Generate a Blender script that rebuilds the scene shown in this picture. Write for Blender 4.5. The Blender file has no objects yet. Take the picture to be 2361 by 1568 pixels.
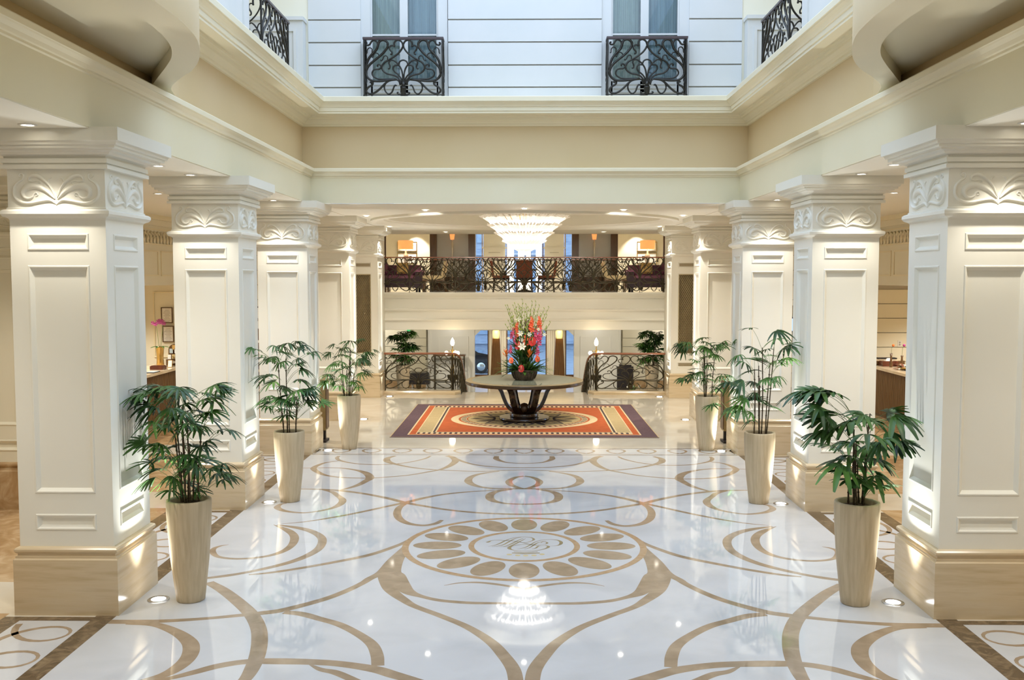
import bpy, bmesh, math, random
from mathutils import Vector, Matrix
from math import sin, cos, pi, radians as R
sc = bpy.context.scene
COL = sc.collection
# ---------------------------------------------------------------- camera, world, exposure, large lights
FPX = 2250.0
cd = bpy.data.cameras.new('camera'); cam = bpy.data.objects.new('camera', cd); COL.objects.link(cam)
cd.sensor_fit = 'HORIZONTAL'; cd.sensor_width = 36.0; cd.lens = 36.0*FPX/2361.0
cd.clip_start = .05; cd.clip_end = 300
cam.location = (0, 0, 3.0)
cam.rotation_euler = (pi/2-math.atan(144/FPX), 0, math.atan(28.5/math.hypot(FPX, 144)))
sc.camera = cam
w = bpy.data.worlds.new('dusk_sky'); sc.world = w; w.use_nodes = True
bg = w.node_tree.nodes['Background']; bg.inputs[0].default_value = (.50, .68, 1.0, 1); bg.inputs[1].default_value = 3.4
vs = sc.view_settings; sc.display_settings.display_device = 'sRGB'
vs.view_transform = 'Standard'; vs.look = 'None'; vs.exposure = -0.20; vs.gamma = 1.0; vs.use_curve_mapping = False
sc.cycles.max_bounces = 6; sc.cycles.diffuse_bounces = 4; sc.cycles.glossy_bounces = 3
sc.cycles.transmission_bounces = 4; sc.cycles.transparent_max_bounces = 8
sc.cycles.sample_clamp_indirect = 4.0; sc.cycles.caustics_reflective = False; sc.cycles.caustics_refractive = False
LSC = 1.0
def area(name, loc, size, power, color, rot=(0,0,0)):
    l = bpy.data.lights.new(name, 'AREA'); l.shape = 'RECTANGLE'; l.size, l.size_y = size; l.energy = power*LSC; l.color = color
    o = bpy.data.objects.new(name, l); o.location = loc; o.rotation_euler = rot; COL.objects.link(o); return o
def spot(name, loc, to, power, color, ang=110, blend=.7, rad=.04):
    l = bpy.data.lights.new(name, 'SPOT'); l.energy = power*LSC; l.color = color; l.spot_size = R(ang); l.spot_blend = blend; l.shadow_soft_size = rad
    o = bpy.data.objects.new(name, l); o.location = loc; COL.objects.link(o)
    o.rotation_euler = (Vector(to)-Vector(loc)).to_track_quat('-Z', 'Y').to_euler(); return o
def point(name, loc, power, color, rad=.06):
    l = bpy.data.lights.new(name, 'POINT'); l.energy = power*LSC; l.color = color; l.shadow_soft_size = rad
    o = bpy.data.objects.new(name, l); o.location = loc; COL.objects.link(o); return o
WARM = (1.0, .80, .55); SOFT = (1.0, .945, .85); COOL = (.76, .88, 1.0); UPL = (.93, .97, 1.0)
area('atrium_skylight', (0, 10.6, 10.6), (7.4, 12.8), 345, COOL)
INLAY=[[[-3.11,9.415,0.1],[-2.887,9.163,0.12],[-2.62,8.795,0.13],[-2.421,8.479,0.135],[-2.277,8.162,0.135],[-2.187,7.867,0.135],[-2.124,7.572,0.13],[-2.091,7.298,0.12],[-2.087,7.085,0.1],[-2.124,6.865,0.09]],[[-3.619,8.301,0.1],[-3.346,8.305,0.1],[-3.114,8.331,0.08],[-2.811,8.392,0.07],[-2.512,8.483,0.08],[-2.347,8.54,0.1],[-2.171,8.627,0.1],[-1.892,8.895,0.09],[-1.723,9.136,0.085],[-1.591,9.405,0.08],[-1.545,9.544,0.09],[-1.458,9.757,0.1],[-1.402,10.179,0.11],[-1.326,10.674,0.08],[-1.312,10.901,0.05]],[[-3.453,8.27,0.07],[-3.2,8.239,0.09],[-2.955,8.066,0.11],[-2.774,7.859,0.13],[-2.69,7.68,0.135],[-2.654,7.49,0.13],[-2.669,7.308,0.12],[-2.724,7.168,0.1],[-2.824,7.066,0.08],[-2.9,6.999,0.07]],[[-2.777,7.034,0.05],[-2.621,7.136,0.07],[-2.501,7.232,0.09],[-2.362,7.348,0.1],[-2.172,7.432,0.1],[-1.922,7.444,0.12],[-1.586,7.426,0.11],[-1.362,7.379,0.11],[-1.135,7.293,0.12],[-0.98,7.191,0.12],[-0.794,7.075,0.1],[-0.611,6.947,0.1]],[[-2.156,8.566,0.09],[-1.988,8.52,0.1],[-1.787,8.389,0.09],[-1.6,8.259,0.09],[-1.404,8.043,0.09],[-1.252,7.818,0.1],[-1.172,7.584,0.105],[-1.131,7.364,0.1]],[[-1.664,7.384,0.02],[-1.557,7.287,0.06],[-1.441,7.236,0.08],[-1.318,7.135,0.08],[-1.195,7.021,0.08]],[[-1.314,10.749,0.05],[-1.363,10.179,0.11],[-1.397,9.758,0.15],[-1.395,9.614,0.15],[-1.314,9.294,0.14],[-1.234,9.102,0.12],[-1.124,8.917,0.1],[-1.001,8.74,0.08],[-0.744,8.489,0.08],[-0.483,8.207,0.085],[-0.274,7.87,0.1],[-0.154,7.559,0.11],[-0.086,7.323,0.115],[-0.062,7.111,0.115],[-0.058,6.939,0.11]],[[-1.299,10.457,0.05],[-1.32,10.146,0.08],[-1.307,9.79,0.1],[-1.265,9.646,0.14],[-1.191,9.352,0.16],[-1.104,9.144,0.13],[-0.962,9.011,0.07],[-0.779,8.901,0.07],[-0.519,8.84,0.07],[-0.307,8.83,0.06],[-0.095,8.832,0.055],[0.0,8.839,0.05]],[[-0.782,9.343,0.01],[-0.643,9.422,0.03],[-0.463,9.442,0.05],[-0.281,9.392,0.055],[-0.073,9.287,0.05],[0.0,9.213,0.04]],[[-3.045,11.659,0.01],[-2.832,11.428,0.09],[-2.696,11.201,0.1],[-2.629,10.962,0.1],[-2.612,10.714,0.09],[-2.655,10.493,0.08],[-2.772,10.326,0.07],[-2.955,10.234,0.06],[-3.13,10.225,0.06],[-3.302,10.302,0.06],[-3.406,10.466,0.07],[-3.44,10.611,0.06],[-3.401,10.715,0.04],[-3.326,10.772,0.01]],[[-3.0,11.655,0.03],[-2.748,11.536,0.09],[-2.549,11.389,0.1],[-2.382,11.164,0.1],[-2.3,10.927,0.1],[-2.279,10.625,0.1],[-2.341,10.356,0.1],[-2.463,10.115,0.09],[-2.65,9.9,0.08],[-2.841,9.734,0.07],[-2.998,9.63,0.08],[-3.158,9.553,0.07],[-3.263,9.507,0.06]],[[-2.784,9.664,0.03],[-2.605,9.727,0.06],[-2.356,9.865,0.07],[-2.022,10.097,0.075],[-1.679,10.381,0.08],[-1.428,10.747,0.07],[-1.321,10.978,0.06],[-1.27,11.178,0.04]],[[-2.966,11.7,0.01],[-2.699,11.811,0.04],[-2.401,12.027,0.06],[-2.102,12.304,0.07],[-1.795,12.634,0.07],[-1.592,12.846,0.09],[-1.378,13.109,0.09],[-1.136,13.335,0.07],[-0.815,13.502,0.06],[-0.551,13.585,0.04],[-0.284,13.675,0.02]],[[-3.217,13.669,0.04],[-2.858,13.643,0.07],[-2.57,13.559,0.09],[-2.201,13.363,0.08],[-1.829,13.075,0.09],[-1.592,12.846,0.09],[-1.332,12.664,0.08],[-1.001,12.456,0.07],[-0.622,12.307,0.07],[-0.254,12.236,0.07],[0.0,12.224,0.07]],[[-1.585,12.791,0.07],[-1.632,12.553,0.09],[-1.619,12.243,0.1],[-1.543,11.949,0.1],[-1.411,11.738,0.09],[-1.226,11.649,0.08],[-1.084,11.742,0.08],[-1.017,11.917,0.05]],[[-2.869,13.63,0.03],[-2.689,13.478,0.08],[-2.583,13.275,0.08],[-2.455,12.997,0.1],[-2.442,12.73,0.1],[-2.518,12.497,0.07],[-2.695,12.321,0.06],[-2.861,12.27,0.06],[-3.085,12.365,0.08],[-3.224,12.539,0.09],[-3.233,12.72,0.06],[-3.167,12.8,0.03]],[[-2.592,13.602,0.05],[-2.425,13.89,0.09],[-2.341,14.222,0.11],[-2.315,14.463,0.13],[-2.438,14.821,0.12],[-2.675,15.08,0.07],[-2.956,15.214,0.05],[-3.257,15.211,0.04],[-3.567,15.176,0.03]],[[-3.038,15.809,0.03],[-3.236,15.625,0.06],[-3.323,15.303,0.09],[-3.288,15.072,0.1],[-3.077,14.703,0.08],[-2.82,14.506,0.06],[-2.52,14.44,0.05],[-2.305,14.443,0.05],[-2.098,14.501,0.05],[-1.757,14.662,0.05],[-1.49,14.907,0.06],[-1.315,15.097,0.07],[-1.189,15.409,0.1],[-1.126,15.816,0.12],[-1.197,16.139,0.11],[-1.304,16.287,0.09]],[[-3.121,16.246,0.05],[-3.115,16.046,0.07],[-3.007,15.809,0.06],[-2.714,15.566,0.05],[-2.393,15.49,0.05],[-2.093,15.542,0.05],[-1.838,15.741,0.05],[-1.648,16.021,0.05],[-1.576,16.257,0.04]],[[-2.172,16.258,0.06],[-2.273,16.056,0.1],[-2.231,15.761,0.12],[-2.059,15.518,0.08],[-1.751,15.245,0.06],[-1.434,15.095,0.06],[-1.054,15.009,0.05],[-0.681,14.969,0.05],[-0.386,15.018,0.04],[0.0,15.098,0.04]],[[-1.254,16.261,0.06],[-1.122,15.985,0.08],[-0.862,15.573,0.06],[-0.546,15.354,0.05],[-0.241,15.28,0.05],[0.0,15.267,0.05]],[[-0.465,16.262,0.08],[-0.458,15.993,0.1],[-0.326,15.744,0.06],[-0.169,15.647,0.05],[0.0,15.633,0.05]],[[-0.385,14.988,0.03],[-0.672,14.77,0.08],[-0.804,14.518,0.1],[-0.822,14.207,0.12],[-0.717,13.944,0.1],[-0.531,13.773,0.07],[-0.285,13.725,0.06],[0.0,13.729,0.08]],[[0.0,14.613,0.06],[-0.128,14.512,0.08],[-0.225,14.249,0.1],[-0.193,13.983,0.1],[-0.081,13.791,0.08],[0.0,13.729,0.06]],[[-0.175,13.695,0.06],[-0.388,13.538,0.1],[-0.473,13.296,0.12],[-0.437,13.007,0.11],[-0.292,12.841,0.07],[-0.138,12.788,0.06],[0.0,12.773,0.06]]]
MONO=[[[-0.433,10.909,0.02],[-0.409,10.914,0.035],[-0.371,10.974,0.012],[-0.285,10.994,0.013],[-0.225,10.98,0.013],[-0.144,10.968,0.013],[-0.058,10.923,0.013],[-0.008,10.89,0.013],[0.042,10.915,0.013],[0.088,10.971,0.013],[0.111,11.027,0.03],[0.094,11.094,0.02],[0.043,11.131,0.013],[-0.034,11.134,0.013],[-0.11,11.101,0.013],[-0.17,11.043,0.013],[-0.224,10.958,0.022],[-0.282,10.846,0.022],[-0.339,10.773,0.013],[-0.402,10.736,0.005]],[[-0.034,11.13,0.006],[-0.104,11.063,0.013],[-0.169,10.94,0.022],[-0.231,10.81,0.02],[-0.299,10.746,0.013],[-0.362,10.719,0.005]],[[-0.008,11.083,0.006],[-0.073,10.978,0.018],[-0.142,10.848,0.022],[-0.21,10.747,0.013],[-0.278,10.716,0.005]],[[0.017,11.064,0.006],[-0.043,10.951,0.018],[-0.107,10.83,0.022],[-0.17,10.739,0.013],[-0.234,10.717,0.005]],[[-0.058,10.923,0.006],[0.007,10.868,0.013],[0.057,10.823,0.018],[0.116,10.793,0.02],[0.165,10.775,0.013]],[[0.283,10.754,0.006],[0.363,10.773,0.013],[0.41,10.837,0.035],[0.418,10.929,0.04],[0.38,11.003,0.025],[0.295,11.03,0.013],[0.199,11.0,0.013],[0.127,10.925,0.013],[0.066,10.796,0.02],[0.002,10.688,0.013],[-0.081,10.625,0.005]],[[0.249,10.973,0.006],[0.167,10.907,0.013],[0.116,10.815,0.022],[0.061,10.688,0.013],[0.002,10.626,0.005]],[[0.187,10.879,0.006],[0.208,10.926,0.013],[0.243,10.926,0.015],[0.262,10.886,0.025],[0.236,10.834,0.013],[0.156,10.824,0.006]],[[0.19,10.779,0.006],[0.155,10.743,0.02],[0.129,10.671,0.02],[0.085,10.636,0.005]],[[0.042,10.823,0.006],[-0.057,10.803,0.013],[-0.131,10.757,0.02],[-0.167,10.671,0.045],[-0.129,10.598,0.02],[-0.032,10.556,0.013],[0.114,10.566,0.013],[0.222,10.637,0.02],[0.273,10.727,0.035],[0.239,10.776,0.013],[0.185,10.758,0.006]],[[-0.114,10.518,0.02],[0.017,10.499,0.022],[0.147,10.525,0.02]],[[-0.133,10.475,0.03],[0.017,10.452,0.035],[0.17,10.479,0.03]]]
MDOT=[[-0.161,10.417],[-0.069,10.385],[0.016,10.377],[0.107,10.387],[0.194,10.43]]
PALM={'p1':[[-3.511,1.954],[-3.574,1.875],[-3.424,1.98],[-3.241,2.006],[-3.337,1.971],[-3.303,1.919],[-3.164,1.954],[-3.067,2.024],[-2.956,1.92],[-2.815,2.024],[-2.773,1.964],[-3.208,1.919],[-3.14,1.833],[-3.037,1.789],[-2.89,1.772],[-3.344,1.666],[-3.266,1.667],[-3.118,1.649],[-2.987,1.685],[-2.909,1.685],[-2.78,1.606],[-3.497,1.483],[-3.313,1.483],[-3.342,1.395],[-3.236,1.439],[-3.431,1.299],[-2.939,1.466],[-2.967,1.379],[-3.233,1.159],[-3.118,1.238],[-3.03,1.264],[-2.926,1.256],[-2.83,1.274],[-2.77,1.177],[-2.858,1.177],[-3.192,1.053],[-3.247,1.334],[-3.071,1.422],[-3.145,1.597],[-3.367,1.815],[-3.498,1.797],[-2.852,1.903],[-3.434,1.193],[-3.035,1.045]],'p2':[[-3.598,2.074],[-3.456,1.973],[-3.267,2.083],[-3.173,2.126],[-3.08,2.143],[-3.217,2.032],[-3.03,2.058],[-2.895,1.999],[-3.328,1.956],[-3.245,1.879],[-3.032,1.931],[-3.024,1.854],[-3.008,1.79],[-3.435,1.675],[-3.317,1.624],[-2.985,1.625],[-3.379,1.419],[-3.209,1.402],[-2.987,1.497],[-3.022,1.411],[-2.859,1.531],[-2.868,1.437],[-2.904,1.352],[-3.279,1.308],[-3.159,1.36],[-3.381,1.3],[-3.207,1.539],[-3.16,1.257],[-3.136,1.189],[-2.725,1.352]],'p3':[[-3.317,1.834],[-3.051,1.883],[-2.881,1.931],[-3.197,1.762],[-3.391,1.689],[-2.738,1.714],[-3.005,1.665],[-2.836,1.569],[-3.296,1.52],[-3.151,1.544],[-3.42,1.301],[-3.348,1.277],[-3.25,1.374],[-3.105,1.326],[-2.934,1.472],[-2.814,1.351],[-2.742,1.326],[-2.985,1.181],[-2.889,1.108],[-3.18,1.132],[-3.301,1.156],[-3.446,1.204],[-2.812,1.617],[-2.666,1.738],[-3.099,1.883],[-3.247,1.641],[-3.031,1.472]],'q1':[[2.575,1.954],[2.707,1.955],[2.746,1.923],[2.816,1.931],[2.839,1.939],[2.67,1.837],[2.851,1.759],[2.821,1.704],[2.961,1.704],[3.084,1.759],[3.108,1.72],[3.309,1.775],[3.348,1.752],[2.746,1.554],[3.025,1.617],[2.792,1.609],[3.195,1.657],[3.288,1.649],[3.182,1.563],[3.297,1.61],[3.378,1.492],[2.965,1.515],[3.083,1.444],[3.168,1.476],[2.991,1.373],[3.147,1.381],[3.25,1.326],[2.954,1.317],[2.876,1.309],[2.971,1.23],[3.049,1.223],[3.174,1.207],[3.237,1.207],[2.972,1.167],[3.089,1.175],[3.208,1.104],[2.905,1.412],[2.75,1.719],[3.465,1.728]],'q2':[[3.023,2.333],[3.329,2.301],[3.267,2.206],[3.459,2.079],[2.796,1.993],[2.946,1.866],[3.196,2.057],[3.324,1.951],[3.462,1.941],[3.511,2.111],[3.122,2.047],[3.072,1.898],[3.156,1.887],[3.032,1.749],[3.171,1.675],[3.297,1.717],[3.411,1.845],[3.266,1.675],[2.875,1.653],[3.087,1.6],[2.855,1.536],[3.163,1.483],[3.079,1.472],[2.921,1.418],[3.07,1.376],[2.859,1.311],[3.009,1.215],[3.251,1.301],[3.165,1.376],[3.053,1.076],[2.764,1.3],[2.706,1.621],[3.378,1.888]],'q3':[[2.831,1.889],[2.734,1.847],[2.957,1.791],[3.136,1.805],[3.079,1.944],[3.302,1.847],[2.945,1.582],[3.262,1.75],[3.29,1.68],[2.796,1.247],[3.004,1.317],[3.031,1.401],[3.074,1.248],[3.182,1.499],[3.267,1.318],[3.434,1.29],[3.517,1.318],[3.312,1.094],[3.218,0.828],[3.469,0.772],[3.661,1.917],[2.818,1.777],[3.15,1.847],[3.372,1.806],[2.907,1.317],[3.139,1.624],[3.454,1.889]]}

# ---------------------------------------------------------------- materials
def mat(name, col, rough=.5, metal=0, spec=.5, col2=None, scale=4, detail=4, stretch=(1,1,1), lo=.35, hi=.65, bump=0, coat=0, emis=None, estr=0, col3=None, distort=0):
    m = bpy.data.materials.new(name); m.use_nodes = True; nt = m.node_tree; b = nt.nodes['Principled BSDF']
    b.inputs['Base Color'].default_value = (*col, 1); b.inputs['Roughness'].default_value = rough; b.inputs['Metallic'].default_value = metal
    b.inputs['Specular IOR Level'].default_value = spec; b.inputs['Coat Weight'].default_value = coat
    if emis: b.inputs['Emission Color'].default_value = (*emis, 1); b.inputs['Emission Strength'].default_value = estr
    if col2 or bump:
        tc = nt.nodes.new('ShaderNodeTexCoord'); mp = nt.nodes.new('ShaderNodeMapping'); mp.inputs['Scale'].default_value = stretch
        nz = nt.nodes.new('ShaderNodeTexNoise'); nz.inputs['Scale'].default_value = scale; nz.inputs['Detail'].default_value = detail; nz.inputs['Distortion'].default_value = distort
        nt.links.new(tc.outputs['Object'], mp.inputs[0]); nt.links.new(mp.outputs[0], nz.inputs[0])
        if col2:
            cr = nt.nodes.new('ShaderNodeValToRGB'); cr.color_ramp.elements[0].position = lo; cr.color_ramp.elements[1].position = hi
            cr.color_ramp.elements[0].color = (*col, 1); cr.color_ramp.elements[1].color = (*col2, 1)
            if col3:
                e = cr.color_ramp.elements.new((lo+hi)/2); e.color = (*col3, 1)
            nt.links.new(nz.outputs[0], cr.inputs[0]); nt.links.new(cr.outputs[0], b.inputs['Base Color'])
        if bump:
            bp = nt.nodes.new('ShaderNodeBump'); bp.inputs['Strength'].default_value = bump; bp.inputs['Distance'].default_value = .01
            nt.links.new(nz.outputs[0], bp.inputs['Height']); nt.links.new(bp.outputs[0], b.inputs['Normal'])
    return m
M = {}
M['cream'] = mat('cream_gloss_paint', (.84,.81,.71), .28, spec=.4, col2=(.81,.78,.67), scale=.8)
M['monodot'] = mat('pale_gold_inlay', (.62,.50,.26), .12, col2=(.58,.46,.23), scale=9)
M['cream_wall'] = mat('cream_wall_paint', (.82,.76,.60), .5, col2=(.79,.73,.56), scale=.7)
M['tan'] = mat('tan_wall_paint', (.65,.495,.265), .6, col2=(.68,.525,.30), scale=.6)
M['ivory'] = mat('ivory_cornice_paint', (.84,.75,.54), .35, spec=.3, col2=(.82,.73,.51), scale=.9)
M['beam'] = mat('beam_paint', (.80,.72,.50), .45, col2=(.77,.69,.46), scale=.6)
M['ceiling'] = mat('ceiling_white', (.86,.82,.70), .6, col2=(.84,.80,.67), scale=.7)
M['white'] = mat('facade_white_paint', (.66,.65,.62), .6, col2=(.63,.63,.60), scale=1.5)
M['groove'] = mat('groove_shadow_paint', (.48,.44,.36), .8)
M['dado'] = mat('travertine', (.62,.48,.29), .16, col2=(.54,.41,.24), col3=(.65,.52,.34), scale=3, detail=8, stretch=(.5,.5,5), lo=.3, hi=.7)
M['brownmarble'] = mat('brown_marble', (.36,.22,.10), .08, col2=(.62,.46,.28), col3=(.46,.30,.15), scale=3.5, detail=9, lo=.3, hi=.72, distort=1.2)
M['floorwhite'] = mat('white_marble', (.54,.535,.525), .035, spec=.8, col2=(.62,.615,.605), scale=1.3, detail=8, lo=.3, hi=.6, distort=.8)
M['floorcream'] = mat('cream_marble', (.68,.62,.51), .04, spec=.7, col2=(.60,.53,.42), scale=1.6, detail=7, lo=.35, hi=.75, distort=.8)
M['inlay'] = mat('tan_marble_inlay', (.29,.205,.125), .05, spec=.7, col2=(.42,.31,.20), col3=(.34,.245,.155), scale=5, detail=8, lo=.3, hi=.7, distort=.6)
M['inlay_rose'] = mat('rose_marble_inlay', (.40,.24,.12), .05, spec=.7, col2=(.48,.32,.18), scale=14, detail=6)
M['emper'] = mat('dark_emperador_marble', (.10,.065,.035), .05, spec=.6, col2=(.26,.18,.10), scale=7, detail=10, lo=.42, hi=.75, distort=1.5)
M['mono'] = mat('bronze_monogram_inlay', (.26,.20,.10), .12, spec=.6, col2=(.32,.25,.13), scale=8)
M['iron'] = mat('wrought_iron', (.022,.019,.015), .35, metal=.5, col2=(.035,.03,.022), scale=20, bump=.1)
M['bronzeiron'] = mat('bronzed_iron', (.045,.036,.018), .35, metal=.6, col2=(.07,.055,.028), scale=20)
M['ballwood'] = mat('polished_brown_ball', (.055,.03,.015), .18, coat=.6, col2=(.075,.04,.02), scale=6)
M['mahog'] = mat('mahogany_rail', (.22,.07,.03), .2, coat=.5, col2=(.30,.11,.05), scale=6, stretch=(.3,6,6))
M['darkrail'] = mat('dark_rail', (.05,.03,.03), .25, col2=(.07,.04,.035), scale=6)
M['pot'] = mat('ribbed_stone_planter', (.60,.48,.31), .6, col2=(.49,.38,.23), scale=5, detail=6, stretch=(6,6,.35), bump=.25)
M['soil'] = mat('dark_bark_soil', (.05,.02,.012), .9, col2=(.10,.045,.025), scale=40, bump=.8)
def leafmat(name, a, b):
    m = mat(name, a, .42, col2=b, scale=3, detail=2, lo=.4, hi=.62, spec=.35); return m
M['leaf'] = leafmat('palm_leaf_green', (.018,.055,.012), (.06,.14,.022))
M['leaf2'] = leafmat('palm_leaf_bright', (.03,.11,.02), (.12,.26,.04))
M['cane'] = mat('palm_cane', (.05,.028,.015), .8, col2=(.10,.07,.03), scale=30, stretch=(1,1,3))
M['stemgreen'] = mat('green_stem', (.12,.18,.05), .5, col2=(.2,.25,.08), scale=9)
M['lamp'] = mat('downlight_glow', (1,1,1), .5, emis=(1,.93,.80), estr=22)
M['uplamp'] = mat('uplight_glow', (1,1,1), .5, emis=(1,1,1), estr=14)
M['steel'] = mat('brushed_steel_ring', (.55,.53,.50), .3, metal=1, col2=(.45,.44,.42), scale=30)
M['whitering'] = mat('white_trim_ring', (.8,.77,.7), .4, col2=(.78,.75,.68), scale=8)
M['darkwood'] = mat('ebonised_wood', (.018,.009,.005), .12, coat=.6, col2=(.03,.014,.008), scale=6, stretch=(6,6,.5))
M['walnut'] = mat('walnut_wood', (.13,.065,.022), .3, col2=(.085,.04,.014), scale=5, stretch=(8,8,.6))
M['slat'] = mat('slatted_wood', (.22,.12,.05), .45, col2=(.15,.08,.03), scale=6, stretch=(8,8,.5))
M['counter'] = mat('counter_marble', (.72,.60,.42), .12, col2=(.62,.49,.32), scale=3)
M['tabletop'] = mat('table_glass_inset', (.30,.32,.25), .06, spec=.8, col2=(.27,.29,.22), scale=2)
M['tableedge'] = mat('table_gilt_veneer', (.30,.22,.11), .3, coat=.2, col2=(.25,.18,.085), scale=6)
M['tablerim'] = mat('table_dark_edge', (.045,.026,.012), .2, col2=(.06,.036,.017), scale=6)
M['rug_plum'] = mat('rug_plum', (.085,.045,.055), .95, col2=(.115,.065,.075), scale=25)
M['rug_orange'] = mat('rug_orange', (.50,.105,.022), .95, col2=(.43,.085,.018), scale=6, detail=6)
M['rug_cream'] = mat('rug_cream', (.72,.56,.32), .95, col2=(.66,.50,.27), scale=25)
M['rug_gold'] = mat('rug_gold', (.46,.34,.15), .95, col2=(.52,.39,.18), scale=25)
M['rug_dark'] = mat('rug_dark_motif', (.035,.022,.025), .95, col2=(.09,.065,.06), scale=25)
M['champagne'] = mat('champagne_metal', (.70,.62,.48), .3, metal=.8, col2=(.64,.56,.43), scale=9)
M['brass'] = mat('brass', (.78,.52,.18), .22, metal=1, col2=(.70,.46,.15), scale=9)
M['globe'] = mat('lit_glass_globe', (1,1,1), .4, emis=(1,.86,.55), estr=9)
M['orangeshade'] = mat('orange_lampshade', (.9,.45,.2), .8, emis=(1,.36,.10), estr=1.0, col2=(.85,.42,.2), scale=9)
M['amber'] = mat('amber_lamp_glass', (1,.8,.3), .4, emis=(1,.62,.10), estr=3.2)
M['crystal'] = mat('lit_crystal_blade', (.5,.46,.4), .3, emis=(1,.95,.86), estr=9, col2=(.45,.42,.36), scale=9)
M['crystalmid'] = mat('crystal_blade_mid', (.35,.31,.25), .2, emis=(1,.92,.78), estr=1.1, col2=(.25,.22,.17), scale=9)
M['crystaltip'] = mat('crystal_blade_tip', (.32,.27,.20), .2, emis=(1,.84,.62), estr=.50, col2=(.2,.17,.12), scale=9)
M['grille'] = mat('bronze_lattice', (.42,.33,.17), .35, metal=.7, col2=(.36,.28,.14), scale=9)
M['grilleback'] = mat('dark_bronze_backing', (.12,.085,.035), .5, col2=(.10,.07,.03), scale=9)
M['grillefine'] = mat('fine_vent_mesh', (.34,.28,.18), .5, col2=(.24,.19,.11), scale=120)
M['curtain'] = mat('grey_green_curtain', (.66,.68,.60), .8, col2=(.52,.55,.49), scale=3, stretch=(9,9,.2))
M['curtainblue'] = mat('blue_grey_curtain', (.46,.54,.56), .8, col2=(.36,.44,.47), scale=3, stretch=(9,9,.2))
M['sheer'] = mat('glowing_sheer_curtain', (.95,.92,.82), .8, emis=(1,.93,.78), estr=1.5, col2=(.9,.87,.78), scale=3)  # emission stands in for light coming through the cloth
M['plum'] = mat('plum_velvet', (.13,.035,.06), .7, col2=(.18,.06,.09), scale=4)
M['blackvelvet'] = mat('aubergine_lacquer', (.02,.006,.009), .4, col2=(.03,.009,.013), scale=4)
M['goldsilk'] = mat('gold_silk', (.62,.40,.13), .4, col2=(.5,.3,.09), scale=9)
M['creamfab'] = mat('cream_upholstery', (.70,.56,.33), .8, col2=(.66,.52,.30), scale=9)
M['redfab'] = mat('rust_patterned_upholstery', (.26,.06,.025), .8, col2=(.10,.045,.02), scale=30)
M['paper'] = mat('paper_white', (.85,.82,.75), .7, col2=(.80,.77,.70), scale=20)
M['ink'] = mat('dark_ink', (.06,.04,.03), .6, col2=(.08,.05,.04), scale=9)
M['black'] = mat('black_lacquer', (.012,.008,.007), .55, col2=(.02,.012,.01), scale=9)
M['silver'] = mat('silver_metal', (.7,.68,.62), .25, metal=1, col2=(.65,.63,.58), scale=9)
M['red'] = mat('red_petal', (.55,.03,.02), .4, col2=(.42,.02,.02), scale=12)
M['coral'] = mat('coral_petal', (.80,.12,.03), .5, col2=(.68,.08,.03), scale=12)
M['pink'] = mat('pink_petal', (.62,.05,.14), .5, col2=(.50,.04,.12), scale=12)
M['orangep'] = mat('orange_bract', (.85,.22,.03), .5, col2=(.75,.16,.03), scale=12)
M['whitep'] = mat('white_petal', (.82,.80,.66), .5, col2=(.78,.76,.6), scale=12)
M['lime'] = mat('lime_green_spike', (.35,.42,.08), .5, col2=(.25,.33,.06), scale=12)
M['basket'] = mat('dark_woven_basket', (.045,.028,.016), .5, col2=(.10,.065,.04), scale=30, bump=.6)
M['street'] = mat('street_asphalt', (.25,.27,.30), .8, col2=(.32,.34,.37), scale=2)
M['bluebuild'] = mat('street_facade_stone', (.42,.45,.50), .8, col2=(.30,.33,.40), scale=2, stretch=(1,1,6))
M['carpaint'] = mat('dark_car_paint', (.012,.011,.013), .12, coat=1, col2=(.016,.014,.016), scale=9)
M['glassdark'] = mat('car_window_glass', (.35,.42,.50), .05, spec=.8, col2=(.30,.36,.44), scale=3)
M['tyre'] = mat('tyre_rubber', (.01,.01,.01), .8, col2=(.02,.02,.02), scale=9)
M['orchid'] = mat('orchid_purple', (.42,.04,.22), .5, col2=(.34,.03,.18), scale=12)
M['screen'] = mat('lit_screen', (.3,.5,.8), .2, emis=(.5,.72,1), estr=.9)
M['green'] = mat('green_sign', (.02,.3,.1), .4, emis=(.05,.5,.15), estr=.8)
M['redwood'] = mat('red_brown_wood', (.10,.025,.015), .25, col2=(.14,.04,.02), scale=9)
M['doorwood'] = mat('door_brown_wood', (.10,.045,.02), .35, col2=(.14,.07,.03), scale=5, stretch=(6,6,.4))
g = bpy.data.materials.new('clear_glass'); g.use_nodes = True; nt = g.node_tree; nt.nodes.clear()
o_ = nt.nodes.new('ShaderNodeOutputMaterial'); mx = nt.nodes.new('ShaderNodeMixShader'); tr = nt.nodes.new('ShaderNodeBsdfTransparent'); gl = nt.nodes.new('ShaderNodeBsdfGlossy'); fr = nt.nodes.new('ShaderNodeFresnel')
gl.inputs['Roughness'].default_value = .02; tr.inputs[0].default_value = (.9,.95,.95,1); fr.inputs[0].default_value = 1.45
nt.links.new(fr.outputs[0], mx.inputs[0]); nt.links.new(tr.outputs[0], mx.inputs[1]); nt.links.new(gl.outputs[0], mx.inputs[2]); nt.links.new(mx.outputs[0], o_.inputs[0])
M['glass'] = g
M['mirror'] = mat('mirror_pale_reflection', (.62,.60,.52), .08, spec=.7, col2=(.60,.58,.50), scale=2)  # pale base colour stands in for the bright reflection in the mirror
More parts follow.
